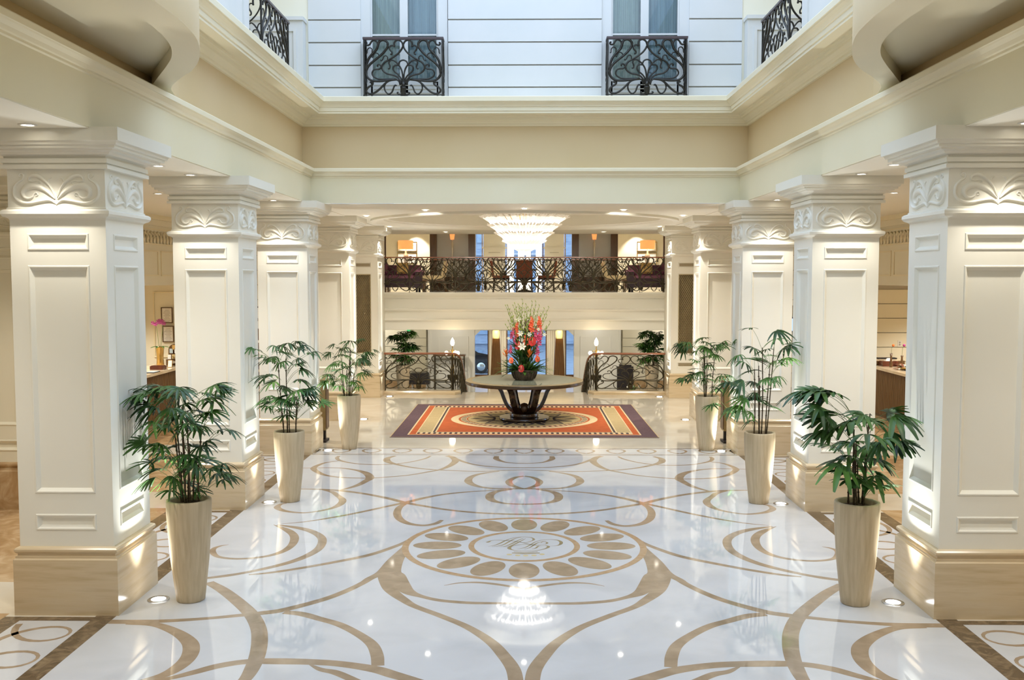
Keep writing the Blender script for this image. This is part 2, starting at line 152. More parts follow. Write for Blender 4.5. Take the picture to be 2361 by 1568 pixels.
# ---------------------------------------------------------------- mesh builder
class MB:
    def __init__(s): s.v = []; s.f = []; s.m = []; s.sm = []; s.mats = []
    def mi(s, k):
        if k not in s.mats: s.mats.append(k)
        return s.mats.index(k)
    def add(s, vs, fs, k, smooth=False):
        n = len(s.v); i = s.mi(k); s.v += [tuple(v) for v in vs]
        for f in fs: s.f.append(tuple(n+a for a in f)); s.m.append(i); s.sm.append(smooth)
        return s
    def box(s, x0, x1, y0, y1, z0, z1, k):
        return s.add([(x0,y0,z0),(x1,y0,z0),(x1,y1,z0),(x0,y1,z0),(x0,y0,z1),(x1,y0,z1),(x1,y1,z1),(x0,y1,z1)],
            [(0,3,2,1),(4,5,6,7),(0,1,5,4),(1,2,6,5),(2,3,7,6),(3,0,4,7)], k)
    def quad(s, a, b, c, d, k): return s.add([a,b,c,d], [(0,1,2,3)], k)
    def sq(s, cx, cy, prof, k, ry=None, cap=(True, True)):   # stacked square rings: prof [(half width, z)]
        vs = []; fs = []
        for h, z in prof:
            hy = h+(ry or 0)
            vs += [(cx-h,cy-hy,z),(cx+h,cy-hy,z),(cx+h,cy+hy,z),(cx-h,cy+hy,z)]
        for i in range(len(prof)-1):
            for j in range(4): a = i*4+j; b = i*4+(j+1)%4; fs.append((a,b,b+4,a+4))
        if cap[0]: fs.append((3,2,1,0))
        if cap[1]: n = len(vs)-4; fs.append((n,n+1,n+2,n+3))
        return s.add(vs, fs, k)
    def lathe(s, cx, cy, prof, k, n=32, cap=(True, True), smooth=True, sx=1, sy=1):
        vs = []; fs = []
        for r, z in prof:
            for j in range(n): a = 2*pi*j/n; vs.append((cx+r*cos(a)*sx, cy+r*sin(a)*sy, z))
        for i in range(len(prof)-1):
            for j in range(n): a = i*n+j; b = i*n+(j+1)%n; fs.append((a,b,b+n,a+n))
        s.add(vs, fs, k, smooth)
        if cap[0]: s.add(vs[:n], [tuple(range(n))[::-1]], k)
        if cap[1]: s.add(vs[-n:], [tuple(range(n))], k)
        return s
    def tube(s, pts, r, k, n=6, closed=False, smooth=True, flat=1.0, ref=None):
        pts = [Vector(p) for p in pts]; m = len(pts); rr = r if isinstance(r, (list, tuple)) else [r]*m
        vs = []; fs = []; up = Vector(ref) if ref else Vector((.13,.21,.97)).normalized()
        for i, p in enumerate(pts):
            a = pts[max(i-1,0)] if not closed else pts[i-1]; b = pts[min(i+1,m-1)] if not closed else pts[(i+1)%m]
            t = (b-a); t = t.normalized() if t.length > 1e-9 else Vector((0,0,1))
            u = t.cross(up)
            if u.length < 1e-3: u = t.cross(Vector((1,0,0)))
            u.normalize(); v = u.cross(t).normalized()
            for j in range(n): an = 2*pi*j/n+pi/n; vs.append(p+u*cos(an)*rr[i]+v*sin(an)*rr[i]*flat)
        for i in range(m-1 if not closed else m):
            for j in range(n):
                a = i*n+j; b = i*n+(j+1)%n; c = ((i+1)%m)*n+(j+1)%n; d = ((i+1)%m)*n+j; fs.append((a,b,c,d))
        if not closed: fs.append(tuple(range(n))[::-1]); fs.append(tuple((m-1)*n+j for j in range(n)))
        return s.add(vs, fs, k, smooth)
    def sphere(s, c, r, k, n=14, sz=1.0):
        prof = [(max(r*sin(pi*i/(n//2)),1e-4), c[2]-r*sz*cos(pi*i/(n//2))) for i in range(n//2+1)]
        return s.lathe(c[0], c[1], prof, k, n, (False, False))
    def xf(s, mtx):
        s.v = [tuple(mtx @ Vector(v)) for v in s.v]; return s
    def mesh(s, name):
        me = bpy.data.meshes.new(name); me.from_pydata(s.v, [], s.f)
        for k in s.mats: me.materials.append(M[k])
        me.polygons.foreach_set('material_index', s.m); me.polygons.foreach_set('use_smooth', s.sm); me.update(); return me
    def obj(s, name, parent=None, me=None):
        o = bpy.data.objects.new(name, me or s.mesh(name)); COL.objects.link(o)
        if parent: o.parent = parent
        return o
def tag(o, label=None, cat=None, group=None, kind=None):
    if label: o['label'] = label
    if cat: o['category'] = cat
    if group: o['group'] = group
    if kind: o['kind'] = kind
    return o
def thing(name, label, cat, loc=(0,0,0), rz=0, group=None):
    o = bpy.data.objects.new(name, None); o.empty_display_size = .1; COL.objects.link(o); o.location = loc; o.rotation_euler = (0,0,rz)
    return tag(o, label, cat, group)
def struct(name, mb, parent=None):
    o = mb.obj(name, parent); o['kind'] = 'structure'; return o
def dup(root, loc, rz=0, label=None, group=None, sx=1, z=None):
    r = root.copy(); COL.objects.link(r); r.location = loc; r.rotation_euler = (0,0,rz); r.scale = (sx,1,1)
    if label: r['label'] = label
    if group: r['group'] = group
    for ch in list(root.children):
        c = ch.copy(); COL.objects.link(c); c.parent = r
        for g_ in list(ch.children):
            d = g_.copy(); COL.objects.link(d); d.parent = c
    return r
def cr(pts, n=6, closed=False):      # Catmull-Rom through points of any dimension
    P = [list(map(float, p)) for p in pts]; out = []; m = len(P); D = len(P[0])
    for i in range(m if closed else m-1):
        p0 = P[(i-1) % m] if closed or i > 0 else [2*P[0][k]-P[1][k] for k in range(D)]
        p1 = P[i]; p2 = P[(i+1) % m]
        p3 = P[(i+2) % m] if closed or i+2 < m else [2*P[-1][k]-P[-2][k] for k in range(D)]
        for t in range(n):
            t = t/n; out.append([.5*((2*p1[k])+(-p0[k]+p2[k])*t+(2*p0[k]-5*p1[k]+4*p2[k]-p3[k])*t*t+(-p0[k]+3*p1[k]-3*p2[k]+p3[k])*t**3) for k in range(D)])
    if not closed: out.append(P[-1])
    return out
def ribbon(mb, pts, z, k, mirror=False, n=7, clip=None):   # flat variable width strip
    q = cr(pts, n) if n else pts; vs = []; fs = []; sx = -1 if mirror else 1; m = len(q)
    for i, p in enumerate(q):
        a = q[max(i-1,0)]; b = q[min(i+1,m-1)]; dx, dy = b[0]-a[0], b[1]-a[1]; L = math.hypot(dx, dy) or 1
        nx, ny = -dy/L, dx/L; h = max(p[2],.004)/2
        for sg in (1,-1):
            x, y = p[0]+nx*h*sg, p[1]+ny*h*sg
            if clip: x = max(clip[0], min(clip[1], x)); y = max(clip[2], min(clip[3], y))
            vs.append((x*sx, y, z))
    for i in range(m-1): a = i*2; fs.append((a+1,a,a+2,a+3) if mirror else (a,a+1,a+3,a+2))
    mb.add(vs, fs, k)
def sweep(mb, path, prof, k, closed=False):    # prof [(offset to the left of travel, z)], mitred corners
    m = len(path); rings = []
    for i in range(m):
        p = Vector(path[i]); a = Vector(path[i-1]) if (i > 0 or closed) else None; b = Vector(path[(i+1)%m]) if (i < m-1 or closed) else None
        d1 = (p-a).normalized() if a is not None else (b-p).normalized(); d2 = (b-p).normalized() if b is not None else d1
        n1 = Vector((-d1.y, d1.x)); n2 = Vector((-d2.y, d2.x)); nn = (n1+n2); nn.normalize(); sc_ = 1/max(nn.dot(n1), .3)
        rings.append([(p.x+nn.x*o*sc_, p.y+nn.y*o*sc_, z) for o, z in prof])
    n = len(prof); vs = [v for r in rings for v in r]; fs = []
    for i in range(m if closed else m-1):
        for j in range(n-1): a = i*n+j; b = ((i+1)%m)*n+j; fs.append((a,b,b+1,a+1))
    mb.add(vs, fs, k)
def panel_face(mb, W, z0, z1, cells, k, dist, face, dep=.022, lip=.008, fills=None):
    # one vertical face of a shaft: width 2W centred on 0, cells = [(x0,x1,z0,z1)] stacked in z; face 0..3 = -y,+x,+y,-x at distance dist
    def T(u, z, d):
        d = dist+d
        return [(u,-d,z),(d,u,z),(-u,d,z),(-d,-u,z)][face]
    def q(u0,u1,a,b,d0=0): 
        if b-a > 1e-5 and u1-u0 > 1e-5: mb.quad(T(u0,a,0),T(u1,a,0),T(u1,b,0),T(u0,b,0),k)
    z = z0
    for ci, (u0,u1,a,b) in enumerate(cells):
        q(-W,W,z,a); q(-W,u0,a,b); q(u1,W,a,b); z = b
        rings = [(0,0),(.006,lip),(.016,lip),(.045,-dep)]
        for i in range(3):
            (o0,d0),(o1,d1) = rings[i], rings[i+1]
            A = [(u0+o0,a+o0),(u1-o0,a+o0),(u1-o0,b-o0),(u0+o0,b-o0)]; B = [(u0+o1,a+o1),(u1-o1,a+o1),(u1-o1,b-o1),(u0+o1,b-o1)]
            for j in range(4):
                j2 = (j+1)%4; mb.quad(T(*A[j],d0),T(*A[j2],d0),T(*B[j2],d1),T(*B[j],d1),k)
        o = .045; mb.quad(T(u0+o,a+o,-dep),T(u1-o,a+o,-dep),T(u1-o,b-o,-dep),T(u0+o,b-o,-dep),k)
    q(-W,W,z,z1)
# ---------------------------------------------------------------- floor with its stone inlay (one mesh)
f = MB()
f.box(-11, 11, -4, 24.9, -.3, 0, 'floorcream'); f.box(-1.62, 1.62, 24.9, 25.45, -.3, 0, 'floorcream')
def rect(x0, x1, y0, y1, z, k): f.quad((x0,y0,z),(x1,y0,z),(x1,y1,z),(x0,y1,z), k)
for s_ in (-1, 1):
    xs = sorted((4.6*s_, 11*s_)); 
    for a, b in ((-4,4.6),(5.5,8.5),(9.4,12.5),(13.45,16.4),(17.3,24.8)): rect(xs[0], xs[1], a, b, .0002, 'brownmarble')
rect(-3.62, 3.62, -4, 16.36, .0002, 'floorwhite'); rect(-3.62, 3.62, 16.40, 17.0, .0002, 'floorwhite')
rect(-3.8, 3.8, 16.36, 16.40, .0003, 'emper'); rect(-3.8, 3.8, 17.0, 17.04, .0003, 'emper')
for s_ in (-1, 1):
    def rs(a, b, y0, y1, z, k): rect(min(a*s_, b*s_), max(a*s_, b*s_), y0, y1, z, k)
    rs(3.62, 3.80, -4, 17.04, .0003, 'emper')
    for a, b in ((1.5,4.35),(5.55,8.32),(9.48,12.27),(13.44,16.2)):
        rs(3.80, 4.42, a, b, .0002, 'floorwhite'); rs(4.42, 4.60, a-.1, b+.1, .0003, 'emper'); rs(3.8, 4.42, a-.1, a, .0003, 'emper'); rs(3.8, 4.42, b, b+.1, .0003, 'emper')
        n = round((b-a)/.53); p = (b-a)/n; pts = []
        for i in range(n*24+1):
            t = i/24; y = a+p*t+.29*sin(2*pi*t+.4); x = 4.11+.27*cos(2*pi*t+.4)
            if a+.03 < y < b-.03: pts.append((x, y, .025+.035*abs(cos(pi*t+.2))))
        ribbon(f, pts, .00055, 'inlay', mirror=(s_ < 0), n=0)
pts = []
for i in range(15*32):
    t = i/32; x = -3.975+.53*t+.27*sin(2*pi*t); y = 16.70-.24*cos(2*pi*t)
    if -3.6 < x < 3.6: pts.append((x, y, .02+.03*abs(sin(pi*t))))
ribbon(f, pts, .00055, 'inlay', n=0)
for i, t in enumerate(INLAY):
    for mi in (False, True): ribbon(f, t, .0004+.000004*i+(.000002 if mi else 0), 'inlay', mirror=mi, clip=(-3.62, 0.0, -4, 16.355))
MC = (0, 10.77)
def ring(cx, cy, rx, ry, w_, z, k, n=96):
    vs = []; fs = []
    for i in range(n):
        a = 2*pi*i/n; vs += [(cx+rx*cos(a), cy+ry*sin(a), z), (cx+(rx-w_)*cos(a), cy+(ry-w_)*sin(a), z)]
    for i in range(n): a = 2*i; b = 2*((i+1)%n); fs.append((a+1,a,b,b+1))
    f.add(vs, fs, k)
def disc(cx, cy, rx, ry, z, k, ang=0, n=40):
    vs = [(cx+rx*cos(2*pi*i/n)*cos(ang)-ry*sin(2*pi*i/n)*sin(ang), cy+rx*cos(2*pi*i/n)*sin(ang)+ry*sin(2*pi*i/n)*cos(ang), z) for i in range(n)]
    f.add(vs, [tuple(range(n))], k)
disc(MC[0], MC[1], 1.34, 1.285, .0007, 'floorwhite', n=96)
ring(MC[0], MC[1], 1.365, 1.29, .075, .0009, 'inlay_rose'); ring(MC[0], MC[1], .625, .625, .065, .0009, 'inlay_rose')
for i in range(16):
    a = 2*pi*i/16+pi/2; disc(MC[0]+.955*cos(a)*1.02, MC[1]+.955*sin(a)*.975, .272, .158, .0009, 'inlay', ang=a)
for t in MONO: ribbon(f, t, .0011, 'mono', n=6)
for x, y in MDOT: disc(x, y, .03, .03, .0012, 'monodot')
floor = struct('floor', f)
f = MB()      # stairs down, lower landings and entrance floor
for i in range(8): f.box(-1.62, 1.62, 25.45+.3*i, 25.75+.3*i, -1.5, -.15*(i+1), 'floorcream')
f.box(-2.9, 2.9, 27.85, 42.2, -1.5, -1.2, 'floorcream'); ring(0, 38.5, 1.5, 1.3, .12, -1.199, 'inlay'); ring(0, 38.5, .8, .7, .1, -1.199, 'inlay')
ring(-1.3, 38.5, .5, .5, .06, -1.198, 'inlay'); ring(1.3, 38.5, .5, .5, .06, -1.198, 'inlay')
struct('floor_entrance', f)
for s_, nm in ((-1, 'left'), (1, 'right')):
    f = MB(); a, b = sorted((1.64*s_, 6.2*s_)); f.box(a, b, 24.9, 31, -.8, -.5, 'floorcream'); struct('floor_landing_'+nm, f)
    c = MB(); a, b = 1.78, 3.62
    prof = [(a,24.86),(b,24.86),(b,25.24),(a-.12,25.24),(a-.14,25.1)]
    zz = (0, .06, .09)
    vs = []; 
    for z, e in ((0,0),(.06,0),(.075,.015),(.09,.03)):
        vs += [((x+(e if x < 2 else 0))*s_, y+(e if y < 25 else 0), z) for x, y in prof]
    fs = [(i*5+j, i*5+(j+1)%5, (i+1)*5+(j+1)%5, (i+1)*5+j) for i in range(3) for j in range(5)]+[tuple(15+j for j in range(5))]
    c.add(vs, fs, 'dado'); struct('trim_kerb_'+nm, c)
# ---------------------------------------------------------------- columns
def strip_relief(mb, pts, T, k, hgt=.018, z0=0):
    q = cr(pts, 5); vs = []; fs = []; m = len(q)
    for i, p in enumerate(q):
        a = q[max(i-1,0)]; b = q[min(i+1,m-1)]; dx, dy = b[0]-a[0], b[1]-a[1]; L = math.hypot(dx, dy) or 1; nx, ny = -dy/L, dx/L; h = p[2]/2
        for o, d in ((1,0),(.6,.75),(0,1),(-.6,.75),(-1,0)): vs.append(T(p[0]+nx*h*o, p[1]+ny*h*o, z0+d*hgt*min(1, p[2]/.03)))
    for i in range(m-1):
        for j in range(4): a = i*5+j; fs.append((a,a+1,a+6,a+5))
    mb.add(vs, fs, k, True)
ORN = [[(575,795,10),(640,757,34),(730,765,34),(850,785,36),(940,772,38),(1000,720,36),(1000,640,34),(960,590,28),(915,562,24),(903,525,22),(930,508,20),(952,530,16),(932,545,12)],
 [(590,745,16),(680,665,50),(780,625,70),(870,635,80),(915,680,60),(895,730,40),(850,740,30),(815,725,24),(800,700,20),(775,688,18),(762,708,16),(785,720,12)],
 [(585,730,14),(640,620,30),(720,550,44),(790,525,44),(840,540,34),(850,572,22),(815,582,16),(765,578,14),(735,590,12),(750,606,8)],
 [(578,720,12),(615,650,16),(650,595,18),(645,560,16),(620,545,12)],
 [(577,800,12),(577,740,18),(577,690,10)]]
def ornament(mb, dist, face, k, sc_=.000434, hgt=.022, cz=3.765):
    for sx in (1, -1):
        for t in ORN:
            pts = [((x-575)*sc_*2*sx*.435/.43, cz-(y-655)*sc_*2*.95*.49+0, w_*sc_*2*.55) for x, y, w_ in t]
            def T(u, z, d, face=face):
                d = dist+d; return [(u,-d,z),(d,u,z),(-u,d,z),(-d,-u,z)][face]
            strip_relief(mb, [(p[0]*.98, cz-(t[i][1]-655)*.00092, t[i][2]*.00078) for i, p in enumerate(pts)], T, k, hgt)
def column_parts(grille=False, plinthmat='dado', k='cream'):
    P = {}
    m = MB(); m.sq(0, 0, [(.465,0),(.465,.50),(.46,.507),(.45,.512),(.45,.528),(.436,.535),(.436,.552),(.448,.56),(.458,.575),(.458,.592),(.448,.605),(.425,.615),(.4,.618)], plinthmat); P['plinth'] = m.mesh('plinth')
    m = MB()
    for fc in range(4): panel_face(m, .42, .60, 3.54, [(-.27,.27,.76,.905),(-.27,.27,1.092,3.106),(-.27,.27,3.238,3.385)], k, .42, fc)
    P['shaft'] = m.mesh('shaft')
    m = MB(); m.sq(0, 0, [(.42,3.50),(.43,3.515),(.462,3.53),(.475,3.55),(.475,3.575),(.458,3.588),(.435,3.594),(.435,3.605),(.426,3.61),(.426,3.945)], k)
    for fc in range(4): ornament(m, .426, fc, k)
    P['frieze'] = m.mesh('frieze')
    m = MB(); m.sq(0, 0, [(.43,3.935),(.468,3.938),(.468,3.972),(.448,3.974),(.448,3.986),(.462,3.988),(.462,4.028),(.442,4.032),(.445,4.046),(.47,4.056),(.49,4.058),(.505,4.075),(.545,4.085),(.55,4.098),(.58,4.102),(.582,4.125),(.60,4.128),(.605,4.145),(.612,4.156),(.63,4.158),(.63,4.27)], k, cap=(True, False))
    P['capital'] = m.mesh('capital')
    if grille:
        m = MB(); m.box(-.235, .235, -.405, -.398, 1.13, 3.07, 'grilleback')
        for d in (1, -1):
            for i in range(-14, 60):
                z0 = 1.13+.085*i; u0, u1 = -.235, .235; za = z0 if d > 0 else z0+.8; zb = z0+.8 if d > 0 else z0
                # clip diagonal to the opening
                L = []
                for t in (0, 1): L.append([u0+(u1-u0)*t, za+(zb-za)*t])
                (ua, zaa), (ub, zbb) = L
                def at(zv): return ua+(ub-ua)*(zv-zaa)/(zbb-zaa)
                lo, hi = 1.13, 3.07
                if max(zaa, zbb) < lo or min(zaa, zbb) > hi: continue
                A = [ua, zaa]; B = [ub, zbb]
                for Q in (A, B):
                    if Q[1] < lo: Q[0] = at(lo); Q[1] = lo
                    if Q[1] > hi: Q[0] = at(hi); Q[1] = hi
                if abs(A[1]-B[1]) < .01: continue
                m.tube([(A[0],-.411,A[1]),(B[0],-.411,B[1])], .006, 'grille', 4)
        for u in (-.235, .235): m.box(u-.008, u+.008, -.418, -.398, 1.12, 3.08, 'grille')
        m.box(-.235, .235, -.418, -.398, 1.115, 1.135, 'grille'); m.box(-.235, .235, -.418, -.398, 3.065, 3.085, 'grille')
        P['lattice_grille'] = m.mesh('lattice_grille')
        m = MB(); m.box(-.225, .225, -.41, -.398, 3.275, 3.35, 'grillefine'); P['vent_mesh'] = m.mesh('vent_mesh')
        m = MB(); m.box(-.225, .225, -.41, -.398, .79, .875, 'grillefine'); P['vent_mesh_lower'] = m.mesh('vent_mesh')
    return P
plain = column_parts(); latt = column_parts(True); dark = column_parts(plinthmat='brownmarble', k='cream_wall')
def column(x, y, P, label, group):
    t = thing('panelled_column', label, 'column', (x, y, 0), 0, group)
    for nm, me in P.items():
        o = bpy.data.objects.new('vent_mesh' if nm.startswith('vent') else nm, me); COL.objects.link(o); o.parent = t
CY = (8.915, 12.865, 16.815, 20.72, 24.67)
where = ['added fill nearest the viewer', 'second from the viewer', 'third from the viewer, at the edge of the atrium', 'fourth from the viewer, beyond the atrium', 'farthest, beside the iron balustrade']
for i, y in enumerate(CY):
    for s_, nm in ((-1, 'left'), (1, 'right')):
        column(4.065*s_, y, latt if i == 4 else plain, 'cream square column with carved frieze and %sstone plinth, %s in the %s row' % ('bronze lattice and ' if i == 4 else '', where[i], nm), 'cream columns lining the lobby')
column(-6.8, 12.85, dark, 'cream wall pier on a brown marble plinth, behind the nearest left column', None)
# ---------------------------------------------------------------- beams, cornices, frieze wall
path = [(3.84, -4), (3.84, 17.0), (-3.84, 17.0), (-3.84, -4)]
m = MB(); sweep(m, path, [(-.12,4.30),(.17,4.268),(.17,4.705)], 'beam'); struct('trim_1', m)
m = MB(); sweep(m, path, [(.17,4.70),(.185,4.71),(.185,4.73),(.205,4.735),(.215,4.765),(.245,4.79),(.25,4.80),(.262,4.803),(.262,4.85),(.25,4.862),(.20,4.868),(0,4.875)], 'ivory'); struct('trim_2', m)
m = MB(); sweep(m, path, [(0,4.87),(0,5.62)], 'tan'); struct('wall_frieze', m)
path2 = [(3.84, 9.3), (3.84, 17.0), (-3.84, 17.0), (-3.84, 9.3)]
m = MB(); sweep(m, path2, [(0,5.595),(.03,5.60),(.035,5.63),(.06,5.635),(.075,5.67),(.12,5.70),(.155,5.705),(.165,5.73),(.19,5.735),(.20,5.755),(.37,5.76),(.37,5.795),(.385,5.80),(.385,5.86),(.40,5.865),(.405,5.88),(.425,5.905),(.455,5.93),(.462,5.945),(.475,5.947),(.475,6.02),(.47,6.03),(-1.2,6.05)], 'ivory'); struct('trim_3', m)
# ---------------------------------------------------------------- bowed balcony bays over both sides near the viewer
OUT = cr([(3.84,10.95),(3.74,10.55),(3.62,10.1),(3.38,9.66),(3.12,9.26),(2.88,8.75),(2.68,8.1),(2.61,7.55),(2.60,6.95),(2.60,4.2)], 8)
INN = cr([(3.84,10.2),(3.78,10.0),(3.52,9.5),(3.28,9.05),(3.09,8.65),(2.95,8.2),(2.88,7.65),(2.88,7.1),(2.88,6.4),(2.88,4.2)], 8)
for s_, nm in ((-1, 'left'), (1, 'right')):
    m = MB(); n = len(OUT)
    vs = [(p[0]*s_, p[1], 4.94) for p in OUT]+[(p[0]*s_, p[1], 4.94) for p in INN]+[(p[0]*s_, p[1], 5.06) for p in INN]+[(3.85*s_, p[1], 5.06) for p in INN]
    fs = [(i+o*n, i+1+o*n, i+1+(o+1)*n, i+(o+1)*n) for i in range(n-1) for o in range(3)]
    m.add(vs, fs, 'ivory', False); struct('ceiling_bay_'+nm, m)
    m = MB(); vs = [(p[0]*s_, p[1], 4.94) for p in OUT]+[(p[0]*s_, p[1], 6.15) for p in OUT]+[(4.6*s_, p[1], 6.15) for p in OUT]
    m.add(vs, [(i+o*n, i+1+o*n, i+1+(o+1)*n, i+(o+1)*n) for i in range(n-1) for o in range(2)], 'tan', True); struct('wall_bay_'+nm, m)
m = MB(); m.box(-3.84, 3.84, 4.0, 4.2, 4.94, 10.4, 'cream_wall'); struct('wall_front_upper', m)
m = MB(); m.box(-3.84, 3.84, -4.2, 4.0, 4.95, 5.1, 'ceiling'); struct('ceiling_front', m)
# ---------------------------------------------------------------- ceilings
for s_, nm in ((-1, 'left'), (1, 'right')):
    a, b = sorted((3.68*s_, 11*s_)); m = MB(); m.box(a, b, -4.2, 26.2, 4.26, 4.4, 'ceiling'); struct('ceiling_aisle_'+nm, m)
m = MB(); n = 96; cx, cy = 0, 22.0; hx = 3.7; y0, y1 = 16.9, 28.6; vs = []; fs = []
def dome(r, z, sq_=1.0): return [(cx+r*cos(2*pi*i/n), cy+r*.98*sin(2*pi*i/n), z) for i in range(n)]
outer = []
for i in range(n):
    a = 2*pi*i/n; c_, s2 = cos(a), sin(a); t = min((hx/abs(c_) if abs(c_) > 1e-6 else 1e9), ((y1-cy)/s2 if s2 > 1e-6 else ((y0-cy)/s2 if s2 < -1e-6 else 1e9)))
    outer.append((cx+c_*t, cy+s2*t, 4.27))
for crn in ((hx,y1),(-hx,y1),(-hx,y0),(hx,y0)):    # snap the nearest sample to each corner
    j = min(range(n), key=lambda i: math.hypot(outer[i][0]-crn[0], outer[i][1]-crn[1])); outer[j] = (crn[0], crn[1], 4.27)
rings = [outer, dome(3.42, 4.27), dome(3.42, 4.225), dome(3.30, 4.215), dome(3.14, 4.27), dome(3.12, 4.30), dome(3.06, 4.31), dome(3.05, 4.56), dome(2.92, 4.57), dome(2.90, 4.61), dome(2.4, 4.66), dome(1.2, 4.70), dome(.05, 4.71)]
vs = [v for r in rings for v in r]; fs = [(i*n+j, i*n+(j+1)%n, (i+1)*n+(j+1)%n, (i+1)*n+j) for i in range(len(rings)-1) for j in range(n)]
m.add(vs, fs, 'ceiling', False); struct('ceiling_rotunda', m)
m = MB(); m.box(-6.2, 6.2, 28.6, 36, 4.75, 4.9, 'ceiling'); m.box(-6.2, 6.2, 28.55, 28.7, 4.27, 4.9, 'ceiling'); struct('ceiling_lounge', m)
for s_, nm in ((-1, 'left'), (1, 'right')):
    a, b = sorted((3.7*s_, 6.2*s_)); m = MB(); m.box(a, b, 26.2, 28.6, 4.27, 4.4, 'ceiling'); struct('ceiling_lounge_'+nm, m)
# ---------------------------------------------------------------- upper facade round the light well
m = MB(); zs = [6.0,6.34,6.725,7.12,7.51,7.9,8.29,8.68,9.07,9.46,9.85,10.3]
for a, b in ((-3.80,-2.88),(-1.34,1.35),(2.88,3.80)):
    for i in range(len(zs)-1): m.box(a, b, 17.40, 17.6, zs[i]+.012, zs[i+1]-.012, 'white')
    m.box(a, b, 17.44, 17.62, 6.0, 10.3, 'groove')
for a in (-2.88, 1.35):
    m.box(a, a+.17, 17.43, 17.62, 6.0, 10.3, 'white'); m.box(a+1.36, a+1.53, 17.43, 17.62, 6.0, 10.3, 'white'); m.box(a, a+1.53, 17.43, 17.62, 9.1, 10.3, 'white')
m.box(-5.1, -3.80, 17.42, 17.6, 6.0, 10.3, 'cream_wall'); m.box(3.80, 5.1, 17.42, 17.6, 6.0, 10.3, 'cream_wall')
struct('wall_back_upper', m)
for s_, nm in ((-1, 'left'), (1, 'right')):
    m = MB(); a, b = sorted((4.0*s_, 4.2*s_)); m.box(a, b, 4.0, 14.4, 6.0, 10.4, 'white')
    for y0_ in (10.6, 12.5):
        for (ya, yb, za, zb) in ((y0_,y0_+1.6,6.25,6.30),(y0_,y0_+1.6,7.55,7.60),(y0_,y0_+.05,6.3,7.55),(y0_+1.55,y0_+1.6,6.3,7.55)):
            a2, b2 = sorted((3.975*s_, 4.01*s_)); m.box(a2, b2, ya, yb, za, zb, 'white')
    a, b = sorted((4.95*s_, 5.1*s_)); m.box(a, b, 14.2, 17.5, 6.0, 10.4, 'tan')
    a, b = sorted((4.2*s_, 5.1*s_)); m.box(a, b, 14.2, 14.4, 6.0, 10.4, 'cream_wall'); struct('wall_upper_'+nm, m)
    m = MB(); a, b = sorted((3.84*s_, 4.9*s_))
    m.box(a, b, 17.15, 17.395, 6.06, 7.44, 'white'); a2, b2 = sorted((3.82*s_, 4.94*s_)); m.box(a2, b2, 17.11, 17.395, 7.44, 7.50, 'white')
    for (xa, xb, za, zb) in ((3.95,4.0,6.40,7.25),(4.7,4.75,6.40,7.25),(3.95,4.75,7.25,7.3),(3.95,4.75,6.35,6.4)):
        q0, q1 = sorted((xa*s_, xb*s_)); m.box(q0, q1, 17.125, 17.16, za, zb, 'white')
    o = m.obj('parapet_pedestal'); tag(o, 'white panelled parapet pedestal with moulded cap in the upper %s corner' % nm, 'pedestal')
for wi, a in enumerate((-2.88, 1.35)):
    fr_ = MB(); x0 = a+.17; x1 = a+1.36; c0, c1 = x0+.515, x0+.655
    for (p, q, za, zb) in ((x0,x0+.03,6.2,9.1),(x1-.03,x1,6.2,9.1),(c0,c1,6.2,9.1),(x0,x1,6.03,6.45),(x0,x1,9.0,9.1)): fr_.box(p, q, 17.46, 17.56, za, zb, 'white')
    for z in (6.17, 6.24, 6.31, 6.38): fr_.box(x0+.05, x1-.05, 17.45, 17.47, z, z+.015, 'groove')
    for z in (6.45, 7.25): fr_.box(x0, x1, 17.47, 17.53, z, z+.03, 'white')
    t = fr_.obj('window_%d' % (wi+1)); t['kind'] = 'structure'
    for j, (p, q) in enumerate(((x0+.03,c0),(c1,x1-.03))):
        g_ = MB(); g_.box(p, q, 17.50, 17.506, 6.45, 9.0, 'glass'); o = g_.obj('window_pane', t)
    for j, (p, q, k) in enumerate(((x0-.05,(c0+c1)/2-.02,'curtain'),((c0+c1)/2+.02,x1+.05,'curtainblue'))):
        cu = MB(); N = 60; vs = []; 
        for i in range(N+1): xx = p+(q-p)*i/N; yy = 17.72+.03*sin(i*.9)+.012*sin(i*2.3); vs += [(xx,yy,6.3),(xx,yy,9.3)]
        cu.add(vs, [(2*i,2*i+2,2*i+3,2*i+1) for i in range(N)], k, True)
        o = cu.obj('curtain'); tag(o, '%s curtain behind the %s half of the %s upper window' % (('grey-green','left') if j == 0 else ('blue-grey','right'), ['left','right'][wi]) if False else '%s curtain hanging behind the %s upper window' % ('grey-green' if j == 0 else 'blue-grey', ['left','right'][wi]), 'curtain', 'curtains in the upper windows')
    bk = MB(); bk.box(x0-.1, x1+.1, 17.95, 18.05, 6.0, 9.5, 'curtain'); struct('wall_window_room_%d' % (wi+1), bk)
